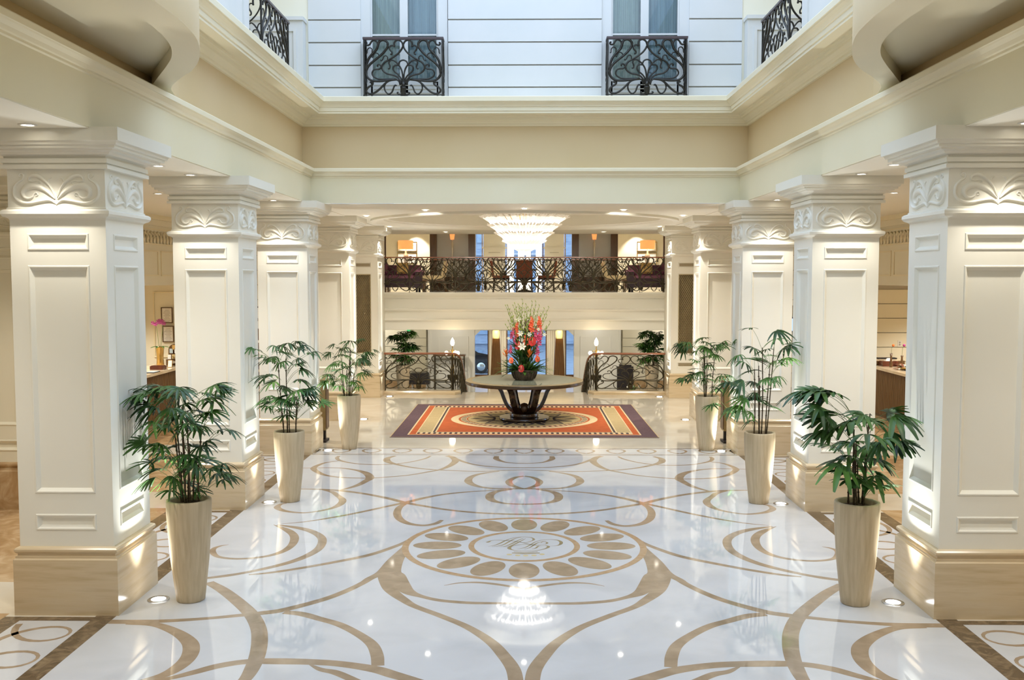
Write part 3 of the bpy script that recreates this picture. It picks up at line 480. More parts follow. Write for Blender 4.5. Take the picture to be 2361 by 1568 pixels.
# ---------------------------------------------------------------- lower side walls and alcoves
for s_, nm in ((-1, 'left'), (1, 'right')):
    def bx(m, a, b, *r): m.box(min(a*s_, b*s_), max(a*s_, b*s_), *r)
    m = MB(); bx(m, 7.6, 7.8, -4.2, 13.4, 0, 4.3, 'cream_wall'); bx(m, 7.56, 7.6, -4.2, 13.4, 0, .55, 'brownmarble'); struct('wall_'+nm, m)
    m = MB(); bx(m, 7.5, 7.75, 13.4, 24, 2.84, 4.3, 'cream_wall'); bx(m, 7.46, 7.5, 13.4, 24, 4.05, 4.30, 'cream_wall'); bx(m, 7.40, 7.5, 13.4, 24, 4.17, 4.30, 'ivory')
    bx(m, 7.48, 7.5, 13.4, 24, 3.66, 3.69, 'ivory'); bx(m, 7.48, 7.5, 13.4, 24, 3.96, 3.99, 'ivory')
    for y in [13.6+1.3*i for i in range(8)]:
        for (ya, yb, za, zb) in ((y,y+1.15,3.03,3.06),(y,y+1.15,3.52,3.55),(y,y+.03,3.06,3.52),(y+1.12,y+1.15,3.06,3.52)): bx(m, 7.485, 7.5, ya, yb, za, zb, 'ivory')
    k = 0
    for i in range(58):      # carved leaf frieze
        y = 13.6+.18*i
        for d in (-1, 1):
            m.tube([(7.49*s_,y,3.70),(7.47*s_,y+.05*d,3.78),(7.47*s_,y+.07*d,3.86),(7.475*s_,y+.03*d,3.92),(7.48*s_,y+.01*d,3.88)], [.012,.016,.018,.014,.006], 'ivory', 5)
        m.tube([(7.49*s_,y,3.70),(7.465*s_,y,3.8),(7.48*s_,y,3.94)], [.01,.02,.006], 'ivory', 5)
    struct('wall_bulkhead_'+nm, m)
    m = MB(); bx(m, 7.5, 10.6, 22, 22.2, 0, 2.9, 'cream_wall')
    if s_ > 0:
        zb = [0,.14,.465,.79,1.115,1.44,1.765,2.09,2.415,2.74]
        for i in range(1, len(zb)-1): bx(m, 7.5, 10.5, 21.96, 22.0, zb[i]+.01, zb[i+1]-.01, 'cream_wall')
        bx(m, 7.5, 10.5, 21.985, 22, 0, 2.84, 'groove')
    else:
        for (xa, xb, za, zb_) in ((8.37,8.40,1.22,2.65),(7.55,7.58,1.22,2.65),(7.55,8.4,2.65,2.68),(7.55,8.4,1.19,1.22)): bx(m, xa, xb, 21.97, 22.0, za, zb_, 'ivory')
        bx(m, 8.62, 8.95, 21.9, 22.0, 0, 2.6, 'curtain')
    bx(m, 10.5, 10.6, 13.4, 22, 0, 2.9, 'cream_wall'); bx(m, 7.7, 10.6, 13.3, 13.4, 0, 2.9, 'cream_wall'); struct('wall_alcove_'+nm, m)
    m = MB(); bx(m, 7.75, 10.6, 13.4, 22, 2.84, 2.95, 'ceiling'); struct('ceiling_alcove_'+nm, m)
    m = MB(); bx(m, 4.55, 7.5, 24, 24.2, 0, 4.3, 'cream_wall')
    zb = [.30+.36*i for i in range(12)]
    for i in range(11): bx(m, 4.55, 7.5, 23.96, 24, zb[i]+.01, zb[i+1]-.01, 'cream_wall')
    bx(m, 4.55, 7.5, 23.985, 24, 0, 4.27, 'groove'); bx(m, 4.55, 7.5, 23.94, 24, 0, .17, 'dado'); struct('wall_end_'+nm, m)
    m = MB(); bx(m, 4.5, 4.7, 25.1, 26.4, -.5, 4.3, 'cream'); bx(m, 3.75, 4.7, 25.15, 26.2, -.5, 4.27, 'cream'); struct('wall_return_'+nm, m)
m = MB(); m.box(-11, 11, -4.3, -4.2, 0, 5.1, 'cream_wall'); struct('wall_behind_viewer', m)
# ---------------------------------------------------------------- mezzanine
m = MB(); m.box(-6.2, 6.2, 26.25, 36, 2.45, 2.6, 'floorcream'); struct('floor_mezzanine', m)
m = MB(); sweep(m, [(6.2, 26.2), (-6.2, 26.2)], [(-.2,2.602),(.20,2.602),(.20,2.565),(.16,2.555),(.15,2.53),(.08,2.47),(.06,2.465),(.06,2.44),(0,2.435),(0,2.17),(.05,2.165),(.07,2.14),(.05,2.10),(.02,2.09),(0,2.08),(0,1.90),(.03,1.895),(.05,1.87),(.04,1.84),(0,1.83),(0,1.60),(-.15,1.59)], 'cream'); struct('trim_4', m)
m = MB(); m.box(-6.2, 6.2, 26.3, 31, 1.59, 1.7, 'ceiling'); struct('ceiling_underpass', m); m = MB(); m.box(-2.9, 2.9, 31, 42.2, 1.76, 1.86, 'ceiling'); struct('ceiling_entrance', m)
for s_, nm in ((-1, 'left'), (1, 'right')):
    def bx(m, a, b, *r): m.box(min(a*s_, b*s_), max(a*s_, b*s_), *r)
    m = MB(); bx(m, 1.48, 2.87, 29, 29.25, -1.2, 1.6, 'cream')
    for (xa, xb, za, zb_) in ((1.66,1.70,-.26,1.21),(2.54,2.58,-.26,1.21),(1.66,2.58,1.21,1.25),(1.66,2.58,-.3,-.26),(1.48,1.53,-.5,1.59),(2.80,2.87,-.5,1.59)): bx(m, xa, xb, 28.97, 29.0, za, zb_, 'cream')
    m.add([(1.48*s_,29,1.26),(1.30*s_,29,1.43),(1.48*s_,29,1.43),(1.48*s_,29.25,1.26),(1.30*s_,29.25,1.43),(1.48*s_,29.25,1.43)], [(0,1,2),(3,4,5),(0,1,4,3)], 'cream')
    struct('wall_pier_'+nm, m)
    m = MB(); bx(m, 2.87, 6.2, 31, 31.2, -.8, 1.6, 'cream_wall')
    for i in range(8): bx(m, 2.87, 6.2, 30.96, 31, -.27+.27*i+.008, .0+.27*i-.008, 'cream_wall')
    bx(m, 2.87, 6.2, 30.985, 31, -.3, 1.6, 'groove'); bx(m, 2.87, 6.2, 30.93, 31, -.5, -.27, 'brownmarble'); bx(m, 2.87, 2.95, 29.25, 31, -.5, 1.6, 'cream_wall'); struct('wall_landing_'+nm, m)
    m = MB(); bx(m, 2.7, 2.9, 29.25, 42.2, -1.2, 1.8, 'cream_wall'); struct('wall_entrance_'+nm, m)
    m = MB(); bx(m, 6.0, 6.2, 26.2, 36, -.5, 4.9, 'cream_wall'); struct('wall_side_'+nm, m)
m = MB(); m.box(-1.5, 1.5, 29, 29.25, 1.43, 1.6, 'cream'); struct('trim_5', m)
# ---------------------------------------------------------------- wrought iron balustrades
HALF = [([(975,1170),(975,1050),(985,950),(1010,860),(1060,780),(1130,715),(1190,690),(1240,705),(1257,750),(1237,800),(1240,850),(1275,865)],1.0),
 ([(990,1170),(1010,1060),(1060,990),(1130,930),(1166,880),(1165,830),(1130,795),(1055,795)],1.0),
 ([(1010,1170),(1040,1090),(1100,1020),(1190,985),(1290,965),(1370,910),(1400,850),(1390,790),(1340,730),(1270,690),(1150,620),(1050,540),(985,450),(972,380),(1000,320),(1060,290),(1120,310),(1148,360),(1138,425)],1.15),
 ([(1138,425),(1170,400),(1220,405),(1248,450),(1230,490),(1195,530),(1200,570),(1230,572)],1.0),
 ([(1030,1190),(1060,1110),(1130,1075),(1250,1070),(1400,1072),(1500,1060),(1580,1010),(1602,950),(1570,890),(1510,872),(1450,868),(1415,830),(1430,790),(1470,775),(1493,800),(1478,820)],1.0),
 ([(1130,1078),(1280,1092),(1450,1110),(1600,1100),(1690,1040),(1725,960),(1710,870),(1660,790),(1560,700),(1430,600),(1340,510),(1285,430),(1280,350),(1330,300),(1390,290),(1450,320),(1480,400),(1510,480),(1600,570),(1680,680),(1718,800),(1728,900)],1.5),
 ([(1480,400),(1500,330),(1560,293),(1610,320),(1650,380),(1700,390),(1722,352),(1692,342)],1.1),
 ([(1285,680),(1285,630),(1320,600),(1360,620),(1380,670),(1410,700),(1430,682)],.7),([(1455,630),(1470,570),(1520,545),(1560,570),(1590,630),(1608,622)],.7),([(1602,550),(1600,470),(1650,440),(1693,480),(1700,540),(1718,560)],.7),
 ([(1100,1078),(1250,1100),(1340,1160),(1430,1250),(1530,1330),(1630,1365),(1700,1340),(1722,1290),(1680,1230),(1610,1190),(1588,1140),(1620,1122),(1640,1150)],1.3),
 ([(1200,1085),(1290,1120),(1350,1200),(1340,1300),(1270,1370),(1200,1330),(1160,1230),(1130,1190),(1105,1205)],1.0),
 ([(1010,1372),(1060,1370),(1090,1355),(1085,1335),(1063,1340)],.8)]
CEN = [([(868,775),(900,715),(965,690),(1030,715),(1062,775)],1.0)]
def scroll_mesh(W, H, r, k, nsub=3, bend=None, clip=None, seg=4):
    m = MB()
    for sx in (1, -1, 0):
        for pts, t in (HALF if sx else CEN):
            q = [((x-965)/775*W/2*(sx or 1), (1385-y)/1100*H) for x, y in pts]; q = cr(q, nsub)
            runs = [[]]
            for p in q:
                if clip and not (clip[0] < p[0] < clip[1]): 
                    if runs[-1]: runs.append([])
                else: runs[-1].append(p)
            for run in runs:
                if len(run) > 1:
                    P3 = [bend(*p) if bend else (p[0], 0, p[1]) for p in run]
                    m.tube(P3, r*t, k, seg, flat=.9)
    if not clip or clip[0] < -.1:
        B = bend or (lambda a, b: (a, 0, b)); s_ = W/1.35
        m.tube([B(0,.0), B(0,.05*H), B(0,.12*H), B(0,.14*H)], [.035*s_,.05*s_,.055*s_,.06*s_], k, 8); m.tube([B(0,.14*H), B(0,.24*H)], [.045*s_,.03*s_], k, 8)
    return m
def balustrade(loc, rz, W, H, label, k, rk, foot, group=None, r=.0085, returns=0, ends=(-1,1)):
    t = thing('iron_balustrade', label, 'balustrade', loc, rz, group)
    m = scroll_mesh(W-.04, H-.06, r, k); m.xf(Matrix.Translation((0,0,foot+.02))); m.obj('scrollwork', t)
    m = MB(); m.box(-W/2-.02, W/2+.02, -.028, .028, foot+H-.03, foot+H+.005, rk); m.box(-W/2-.01, W/2+.01, -.018, .018, foot+H-.042, foot+H-.03, rk); m.obj('top_rail', t)
    m = MB(); m.box(-W/2, W/2, -.008, .008, foot+.012, foot+.026, k); m.obj('bottom_rail', t)
    for s_ in (-1, 1):
        m = MB(); m.box(s_*W/2-.012, s_*W/2+.012, -.012, .012, 0, foot+H-.04, k); m.box(s_*W/2-.018, s_*W/2+.018, -.018, .018, .0, .05, k); m.obj('post', t)
        if returns and s_ in ends:
            m = MB(); m.box(s_*W/2-.012, s_*W/2+.012, returns-.024, returns, 0, foot+H-.04, k); m.obj('post', t)
            rm = scroll_mesh(abs(returns)*2, H-.06, r, k, clip=(.0, abs(returns))); rm.xf(Matrix.Translation((s_*W/2,0,foot+.02)) @ Matrix.Rotation(pi/2 if returns > 0 else -pi/2, 4, 'Z')); rm.obj('return_scrollwork', t)
            m = MB(); m.box(s_*W/2-.022, s_*W/2+.022, 0, returns, foot+H-.03, foot+H+.005, rk); m.obj('return_rail', t)
    return t
G = 'black scrolled juliet balconies on the upper floor'
balustrade((-2.105,17.18,6.12), 0, 1.36, 1.0, 'black wrought iron juliet balcony below the upper left window of the back facade', 'iron', 'darkrail', .03, G, .0155, .22)
balustrade((2.12,17.18,6.12), 0, 1.36, 1.0, 'black wrought iron juliet balcony below the upper right window of the back facade', 'iron', 'darkrail', .03, G, .0155, .22)
balustrade((-3.92,15.58,6.05), -pi/2, 1.66, 1.14, 'black wrought iron balcony on the left side of the light well, seen at a slant', 'iron', 'darkrail', .03, G, .0135, -.5, (1,))
balustrade((3.92,15.58,6.05), pi/2, 1.66, 1.14, 'black wrought iron balcony on the right side of the light well, seen at a slant', 'iron', 'darkrail', .03, G, .0135, -.5, (-1,))
# long railing of the mezzanine
for (y0, zf, half, pw, k, lab, H_) in ((26.06, 2.6, 3.735, 1.228, 'bronzeiron', 'long dark iron scrolled railing with thin wooden handrail along the mezzanine edge', .95), (29.3, 2.6, 3.5, 1.17, 'bronzeiron', 'second dark iron scrolled railing on the mezzanine, behind the chairs', .95)):
    t = thing('mezzanine_railing', lab, 'railing', (0, y0, zf))
    n_ = 3 if half > 3.6 else 2
    for i in range(-3, 4):
        cx_ = i*pw; cl = None
        if abs(cx_)+pw/2 > half: cl = (-half-cx_, pw/2) if i < 0 else (-pw/2, half-cx_)
        m = scroll_mesh(pw, H_-.05, .0128, k, 3, clip=cl, seg=4); m.xf(Matrix.Translation((cx_,0,.03)))
        if m.v: m.obj('scrollwork', t)
        for e in (-1, 1):
            xp = cx_+e*pw/2
            if abs(xp) < half and (e > 0 or i == -3): q = MB(); q.box(xp-.008, xp+.008, -.008, .008, 0, H_, k); q.obj('post', t)
    q = MB(); q.box(-half, half, -.03, .03, H_-.03, H_, 'mahog'); q.obj('handrail', t)
    q = MB(); q.box(-half, half, -.006, .006, .09, .10, k); q.obj('bottom_rail', t)
# lower balustrades with the curved flight down
for s_, nm in ((-1, 'left'), (1, 'right')):
    t = thing('iron_balustrade', 'dark scrolled iron balustrade with red wooden handrail, curving down the %s side of the stairs' % nm, 'balustrade', (0,0,0), 0, 'lower balustrades either side of the stairs')
    W = 1.72; c0 = 2.73
    m = scroll_mesh(W, .86, .0125, 'bronzeiron', 4); m.xf(Matrix.Translation((c0*s_, 25.05, .13))); m.obj('scrollwork', t)
    for xp in (c0-W/2, c0+W/2):
        m = MB(); m.box(xp*s_-.012, xp*s_+.012, 25.038, 25.062, .09, 1.03, 'bronzeiron'); m.obj('post', t)
    m = MB(); m.box(min(1.87*s_,3.6*s_), max(1.87*s_,3.6*s_), 25.044, 25.056, .145, .158, 'bronzeiron'); m.obj('bottom_rail', t)
    path = cr([(3.62,25.05,1.045),(2.6,25.05,1.045),(1.95,25.05,1.045),(1.76,25.12,1.02),(1.67,25.35,.90),(1.645,25.7,.74),(1.64,26.2,.50),(1.64,26.9,.17),(1.64,27.8,-.27)], 6)
    m = MB(); m.tube([(p[0]*s_,p[1],p[2]) for p in path], .028, 'mahog', 8); m.obj('handrail', t)
    m = MB(); sub = [p for p in path if p[0] < 1.85]
    for j in range(0, len(sub), 3):
        p = sub[j]; m.tube([(p[0]*s_,p[1],p[2]-.92),(p[0]*s_,p[1],p[2])], .009, 'bronzeiron', 4)
        if j+3 < len(sub):
            q = sub[j+3]; L = lambda a, h: ((p[0]+(q[0]-p[0])*a)*s_, p[1]+(q[1]-p[1])*a, p[2]+(q[2]-p[2])*a-.92+h*.92)
            m.tube([L(*v) for v in cr([(0,.1),(.4,.15),(.8,.35),(.5,.55),(.2,.7),(.35,.9),(.7,.85),(.7,.7)], 3)], .009, 'bronzeiron', 4)
            m.tube([L(*v) for v in cr([(1,.05),(.6,.3),(.2,.4),(.3,.6),(.9,.75),(1,.95)], 3)], .009, 'bronzeiron', 4)
    m.obj('curved_scrollwork', t)
    # branched newel lamp
    t = thing('branched_newel_lamp', 'brass newel lamp with one raised and three lower glowing globes behind the %s balustrade' % nm, 'lamp', (1.92*s_, 26.0, -.5), 0, 'branched globe lamps beside the stairs')
    m = MB(); m.lathe(0, 0, [(.14,0),(.14,.04),(.05,.08),(.03,.3),(.04,.7),(.13,.80),(.15,.88),(.14,.9),(.05,.9)], 'bronzeiron', 16); m.obj('base', t)
    m = MB(); m.lathe(0, 0, [(.03,.9),(.05,1.0),(.045,1.1),(.02,1.25),(.025,1.38),(.05,1.42),(.045,1.46),(.02,1.5),(.03,1.56),(.012,1.6),(.012,1.68)], 'brass', 14); m.obj('stem', t)
    for a in (pi+.1, 1.2, -.45):
        m = MB(); q = [(0,0,1.5),(.05*cos(a),.05*sin(a),1.55),(.12*cos(a),.12*sin(a),1.52),(.15*cos(a),.15*sin(a),1.44)]; m.tube(cr(q,4), .007, 'brass', 6); ar = m.obj('arm', t)
        m = MB(); m.sphere((.16*cos(a),.16*sin(a),1.49), .052, 'globe', 16, 1.05); m.obj('globe', ar)
    m = MB(); m.lathe(0, 0, [(.02,1.68),(.045,1.71),(.055,1.76),(.045,1.82),(.02,1.87),(.004,1.90)], 'globe', 16); m.obj('top_globe', t)
    point('newel_lamp_light', (1.92*s_, 25.85, 1.35), 8, WARM, .08)
# ---------------------------------------------------------------- potted palms
def leaflet(m, p0, d, up, L, wd, droop, k):
    n = 5; side = d.cross(up); side.normalize() if side.length > 1e-4 else None
    vs = []; ws = (.25, .75, 1.0, .95, .8, .35)
    for i in range(n+1):
        t = i/n; c = p0+d*(L*t)+Vector((0,0,-1))*(droop*L*t*t*.8); h = wd*ws[i]/2
        vs += [c-side*h, c+up*(-.18*h*2), c+side*h]
    m.add(vs, [(3*i+a, 3*i+a+1, 3*i+a+4, 3*i+a+3) for i in range(n) for a in (0,1)], k, True)
def palm(key, x, y, z0, seed, label, L0=.17, ncane=8, group='potted lady palms along the lobby', pw=1.0, wd0=.023, dens=2):
    rnd = random.Random(seed); H = PALM[key]; t = thing('potted_palm', label, 'potted plant', (x, y, z0), 0, group)
    m = MB(); m.lathe(0, 0, [(.118*pw,0),(.128*pw,.006),(.14*pw,.10),(.172*pw,.38),(.193*pw,.65),(.203*pw,.84),(.204*pw,.935),(.199*pw,.95),(.172*pw,.95),(.166*pw,.935),(.163*pw,.90)], 'pot', 48, (True, False)); m.obj('planter', t)
    m = MB(); m.lathe(0, 0, [(.001,.915),(.08,.92),(.13,.91),(.166*pw,.898)], 'soil', 24, (False, False)); m.obj('soil', t)
    stems = MB(); lv = MB(); canes = []
    hs = [(hx-x0K[key], hz) for hx, hz in H]
    zmax = max(h[1] for h in hs)
    for i in range(ncane):
        a = rnd.uniform(0, 2*pi); rb = rnd.uniform(.02, .10); bx_, by_ = rb*cos(a), rb*sin(a)
        zt = (.86 if i < 2 else rnd.uniform(.4, .8)); zt = .93+(zmax-.93)*zt-.06
        tx = bx_*rnd.uniform(1.0, 2.0)+rnd.uniform(-.03,.03); ty = by_*1.6
        pts = cr([(bx_,by_,.90),(bx_+(tx-bx_)*.3+rnd.uniform(-.012,.012),by_,.90+(zt-.9)*.4),(tx,ty,zt)], 4); canes.append((bx_,by_,tx,ty,zt))
        stems.tube(pts, [.0095-.004*j/len(pts) for j in range(len(pts))], 'cane', 6)
        for q in pts[1:-1:2]: stems.tube([(q[0],q[1],q[2]-.006),(q[0],q[1],q[2]+.006)], .0115, 'cane', 6)
    for hx, hz in [(a+(rnd.uniform(-.05,.05) if e else 0), b+(rnd.uniform(-.05,.03) if e else 0)) for a, b in hs for e in range(dens)]:
        best = min(canes, key=lambda c: abs((c[0]+c[2])/2-hx)+max(0, hz-c[4]-.25)*1.2+rnd.uniform(0,.08))
        za = max(.95, min(best[4], hz-.10-.35*abs(hx-best[2]))-rnd.uniform(0,.06)); f_ = (za-.9)/max(best[4]-.9,.01)
        ax, ay = best[0]+(best[2]-best[0])*f_, best[1]+(best[3]-best[1])*f_
        dep = rnd.uniform(-1,1)*max(.05,(.26-.4*abs(hx-ax)))
        if hz < .94: dep = -.26-ay
        Hh = Vector((hx, ay+dep, hz)); A = Vector((ax, ay, za))
        mid = A.lerp(Hh, .5)+Vector((0,0,.03)); stems.tube(cr([A, mid, Hh], 3), .0024, 'stemgreen', 4)
        o = Vector((Hh.x-ax, (Hh.y-ay), 0)); o = o.normalized() if o.length > .02 else Vector((rnd.uniform(-1,1), -1, 0)).normalized()
        elev = rnd.uniform(-.25,.45); fwd = (o+Vector((0,0,elev))).normalized(); sd = fwd.cross(Vector((0,0,1))).normalized(); up = sd.cross(fwd)
        roll = rnd.uniform(-.5,.5); sd2 = (sd*cos(roll)+up*sin(roll)); up2 = (up*cos(roll)-sd*sin(roll))
        n = rnd.choice((6,7,8,9,10)); spread = rnd.uniform(1.2,1.9); L = L0*rnd.uniform(.78,1.35); dr = rnd.uniform(.3,1.0)
        k = 'leaf2' if (rnd.random() < .22 and hz < .93+(zmax-.93)*.75) else 'leaf'
        for j in range(n):
            th = -spread+2*spread*j/(n-1)+rnd.uniform(-.08,.08)
            d = (fwd*cos(th)+sd2*sin(th)+up2*.12).normalized()
            leaflet(lv, Hh, d, up2, L*(.78+.22*cos(th))*rnd.uniform(.85,1.1), wd0*rnd.uniform(.8,1.25)*L/.17, dr, k)
    stems.obj('stems', t); lv.obj('leaves', t)
    return t
rb = random.Random(3); PALM['b'] = [(rb.uniform(-.33,.33)*(1 if i % 3 else .5), rb.uniform(1.08,1.92)) for i in range(54)]
x0K = dict(b=0, p1=-3.10, p2=-3.15, p3=-3.065, q1=3.055, q2=3.131, q3=3.175)
palm('p1', -3.11, 8.90, 0, 11, 'bushy lady palm in a tall pale planter beside the nearest left column', .19, 9)
palm('p2', -3.15, 12.93, 0, 12, 'tall sparse lady palm in a pale planter beside the second left column', .18, 6, wd0=.024)
pp = palm('p3', -3.068, 16.95, 0, 13, 'dense lady palm in a pale planter beside the third left column', .165, 8, wd0=.024)
palm('q1', 3.056, 8.88, 0, 14, 'broad leaved lady palm in a tall pale planter beside the nearest right column', .225, 9, wd0=.032, dens=1)
palm('q2', 3.131, 12.91, 0, 15, 'tallest lady palm, with single fronds rising high, beside the second right column', .20, 6, dens=1)
qq = palm('q3', 3.175, 16.90, 0, 16, 'lady palm in a pale planter beside the third right column', .18, 7, wd0=.024)
bb = palm('b', -3.55, 28.4, -.5, 17, 'lady palm in a beige planter on the lower landing behind the left balustrade', .2, 8, 'potted palms on the lower landings', wd0=.03)
dup(bb, (3.72, 28.4, -.5), 2.2, 'lady palm in a beige planter on the lower landing behind the right balustrade', 'potted palms on the lower landings')
# ---------------------------------------------------------------- rug
m = MB(); RX, RY0, RY1 = 2.53, 18.16, 22.94; cyR = (RY0+RY1)/2
m.box(-RX, RX, RY0, RY1, 0.0005, .010, 'rug_plum')
def rr(x0, x1, y0, y1, z, k): m.quad((x0,y0,z),(x1,y0,z),(x1,y1,z),(x0,y1,z), k)
rr(-RX, RX, RY0, RY1, .0102, 'rug_gold'); rr(-RX+.015, RX-.015, RY0+.015, RY1-.015, .0104, 'rug_plum')
rr(-2.23, 2.23, RY0+.26, RY1-.26, .0106, 'rug_cream'); rr(-2.20, 2.20, RY0+.29, RY1-.29, .0108, 'rug_orange')
rr(-2.08, 2.08, RY0+.36, RY1-.36, .0110, 'rug_cream')
for i in range(40):
    x = -2.06+4.12*i/40
    for y in (RY0+.37, RY1-.55): rr(x, x+.05, y, y+.18, .0112, 'rug_dark')
for i in range(44):
    y = RY0+.58+(RY1-RY0-1.16)*i/44
    for a, b in ((-2.06,-1.80),(1.80,2.06)): rr(a, b, y, y+.055, .0112, 'rug_gold'); rr(a, b, y+.055, y+.065, .0112, 'rug_dark')
rr(-1.77, 1.77, RY0+.56, RY1-.56, .0114, 'rug_dark'); rr(-1.73, 1.73, RY0+.58, RY1-.58, .0116, 'rug_cream'); rr(-1.70, 1.70, RY0+.60, RY1-.60, .0118, 'rug_orange')
def el(r, z, k, n=96, q=.90): m.add([(r*cos(2*pi*i/n), cyR+r*q*sin(2*pi*i/n), z) for i in range(n)], [tuple(range(n))], k)
el(1.55,.0120,'rug_cream'); el(1.39,.0122,'rug_orange'); el(1.345,.0124,'rug_cream')
for i in range(64):
    a0, a1 = 2*pi*i/64, 2*pi*(i+.5)/64
    m.add([(r*cos(a), cyR+r*.9*sin(a), .0126) for r, a in ((1.335,a0),(1.335,a1),(1.23,a1),(1.23,a0))], [(0,1,2,3)], 'rug_dark')
el(1.22,.0128,'rug_orange'); el(1.195,.0130,'rug_gold')
def rib(pts, z, k):
    f2 = MB(); ribbon(f2, pts, z, k, n=5); m.add([(v[0], cyR+v[1]*.9, v[2]) for v in f2.v], f2.f, k)
for i in range(8):
    a = 2*pi*i/8; ca, sa = cos(a), sin(a)
    def P_(r, t, w_): return (r*ca-t*sa, r*sa+t*ca, w_)
    for e in (1, -1):
        rib([P_(1.14,0,.02), P_(.92,.12*e,.05), P_(.78,.18*e,.07), P_(.66,.09*e,.06), P_(.62,0,.04)], .0132, 'rug_dark')
        rib([P_(.62,.02*e,.04), P_(.66,.24*e,.07), P_(.82,.31*e,.08), P_(1.0,.40*e,.03)], .0132, 'rug_dark')
    rib([P_(.80,0,.03), P_(.95,0,.06), P_(1.1,0,.02)], .0133, 'rug_dark')
o = m.obj('rug'); tag(o, 'orange rug with plum border and round beige medallion under the flower table', 'rug')
# ---------------------------------------------------------------- round table
TX, TY = .0, 20.45
t = thing('round_table', 'large round dark pedestal table with curved legs standing on the orange rug', 'table', (TX, TY, .0135))
m = MB(); m.lathe(0,0,[(.525,0),(.53,.01),(.53,.055),(.52,.062)], 'darkwood', 64); m.lathe(0,0,[(.30,.062),(.305,.07),(.305,.145),(.29,.155)], 'darkwood', 48); m.obj('base', t)
for i in range(6):
    a = 2*pi*i/6; prof = cr([(.09,.165),(.20,.175),(.31,.24),(.39,.36),(.44,.48),(.485,.60),(.56,.70),(.68,.765)], 4); vs = []
    ws = .075
    for j, (r, z) in enumerate(prof):
        a_ = prof[max(j-1,0)]; b_ = prof[min(j+1,len(prof)-1)]; dx, dz = b_[0]-a_[0], b_[1]-a_[1]; L = math.hypot(dx,dz); nx, nz = -dz/L*.036, dx/L*.036
        for (rr_, zz_, tt) in ((r-nx,z-nz,-ws),(r-nx,z-nz,ws),(r+nx,z+nz,ws),(r+nx,z+nz,-ws)): vs.append((rr_*cos(a)-tt*sin(a), rr_*sin(a)+tt*cos(a), min(zz_,.765)))
    fs = [(4*j+q, 4*j+(q+1)%4, 4*j+4+(q+1)%4, 4*j+4+q) for j in range(len(prof)-1) for q in range(4)]+[(0,1,2,3),tuple(len(vs)-4+q for q in range(4))]
    m = MB(); m.add(vs, fs, 'darkwood', False); m.obj('leg', t)
m = MB(); m.sphere((0,-.17,.264), .108, 'ballwood', 28); m.obj('ball', t)
m = MB(); m.lathe(0,0,[(1.15,.757),(1.22,.760),(1.238,.766),(1.24,.78),(1.24,.825),(1.235,.832)], 'tablerim', 96, (True,False)); m.lathe(0,0,[(1.235,.832),(1.225,.84),(1.10,.84)], 'tableedge', 96, (False,False), False); m.lathe(0,0,[(1.10,.84),(1.10,.8402),(.001,.8402)], 'tabletop', 96, (False,False), False); m.obj('tabletop', t)
# ---------------------------------------------------------------- flower arrangement
FZ = .8545
t = thing('flower_arrangement', 'tall tropical flower arrangement in a dark woven basket on the round table', 'flower arrangement', (TX, TY, FZ))
m = MB(); prof = [(.19,0),(.215,.02),(.245,.10),(.265,.17),(.28,.20),(.285,.215),(.27,.22),(.25,.20)]; m.lathe(0,0,prof,'basket',40)
for i in range(20):
    a = 2*pi*i/20; m.tube([(.222*cos(a),.222*sin(a),.03),(.258*cos(a),.258*sin(a),.11),(.272*cos(a),.272*sin(a),.17)], .008, 'basket', 5)
m.tube([(.283*cos(2*pi*i/32),.283*sin(2*pi*i/32),.208) for i in range(32)], .012, 'basket', 6, closed=True); m.obj('basket', t)
def fp(cx_, cy_, dy=0): return Vector(((1080+cx_/7.127-1209)/110-TX, dy, 3-(680+cy_/7.127-640)/110-FZ))
rnd = random.Random(5)
base = lambda: Vector((rnd.uniform(-.13,.13), rnd.uniform(-.1,.1), .2))
for (a, b) in ((615,185),(650,180),(740,180),(765,150),(825,170),(890,85),(950,160),(1050,115),(1110,115),(1170,180),(1250,230),(1325,210),(1345,450),(615,500),(670,340),(1240,400),(700,400),(790,260),(850,200),(920,230),(985,210),(1020,280),(1080,240),(1140,290),(1200,320),(720,300),(1290,330),(660,440),(1290,520)):
    tip = fp(a, b, rnd.uniform(-.15,.15)); b0 = base(); mid = b0.lerp(tip, .5)+Vector((-(tip.x)*.12, 0, 0)); q = cr([b0, mid, tip], 8); m = MB()
    m.tube(q, [.010-.007*j/len(q) for j in range(len(q))], 'stemgreen', 5)
    for j in range(7, len(q)):
        p = Vector(q[j]); sd = 1 if j % 2 else -1; d = Vector((sd*.5, rnd.uniform(-.4,.4), 1)).normalized(); s0 = .028*(1.2-.8*j/len(q))
        m.tube([p, p+d*s0*2.0, p+d*s0*3.6], [s0*.5, s0*.75, .001], 'lime', 5)
    m.obj('gladiolus_spike', t)
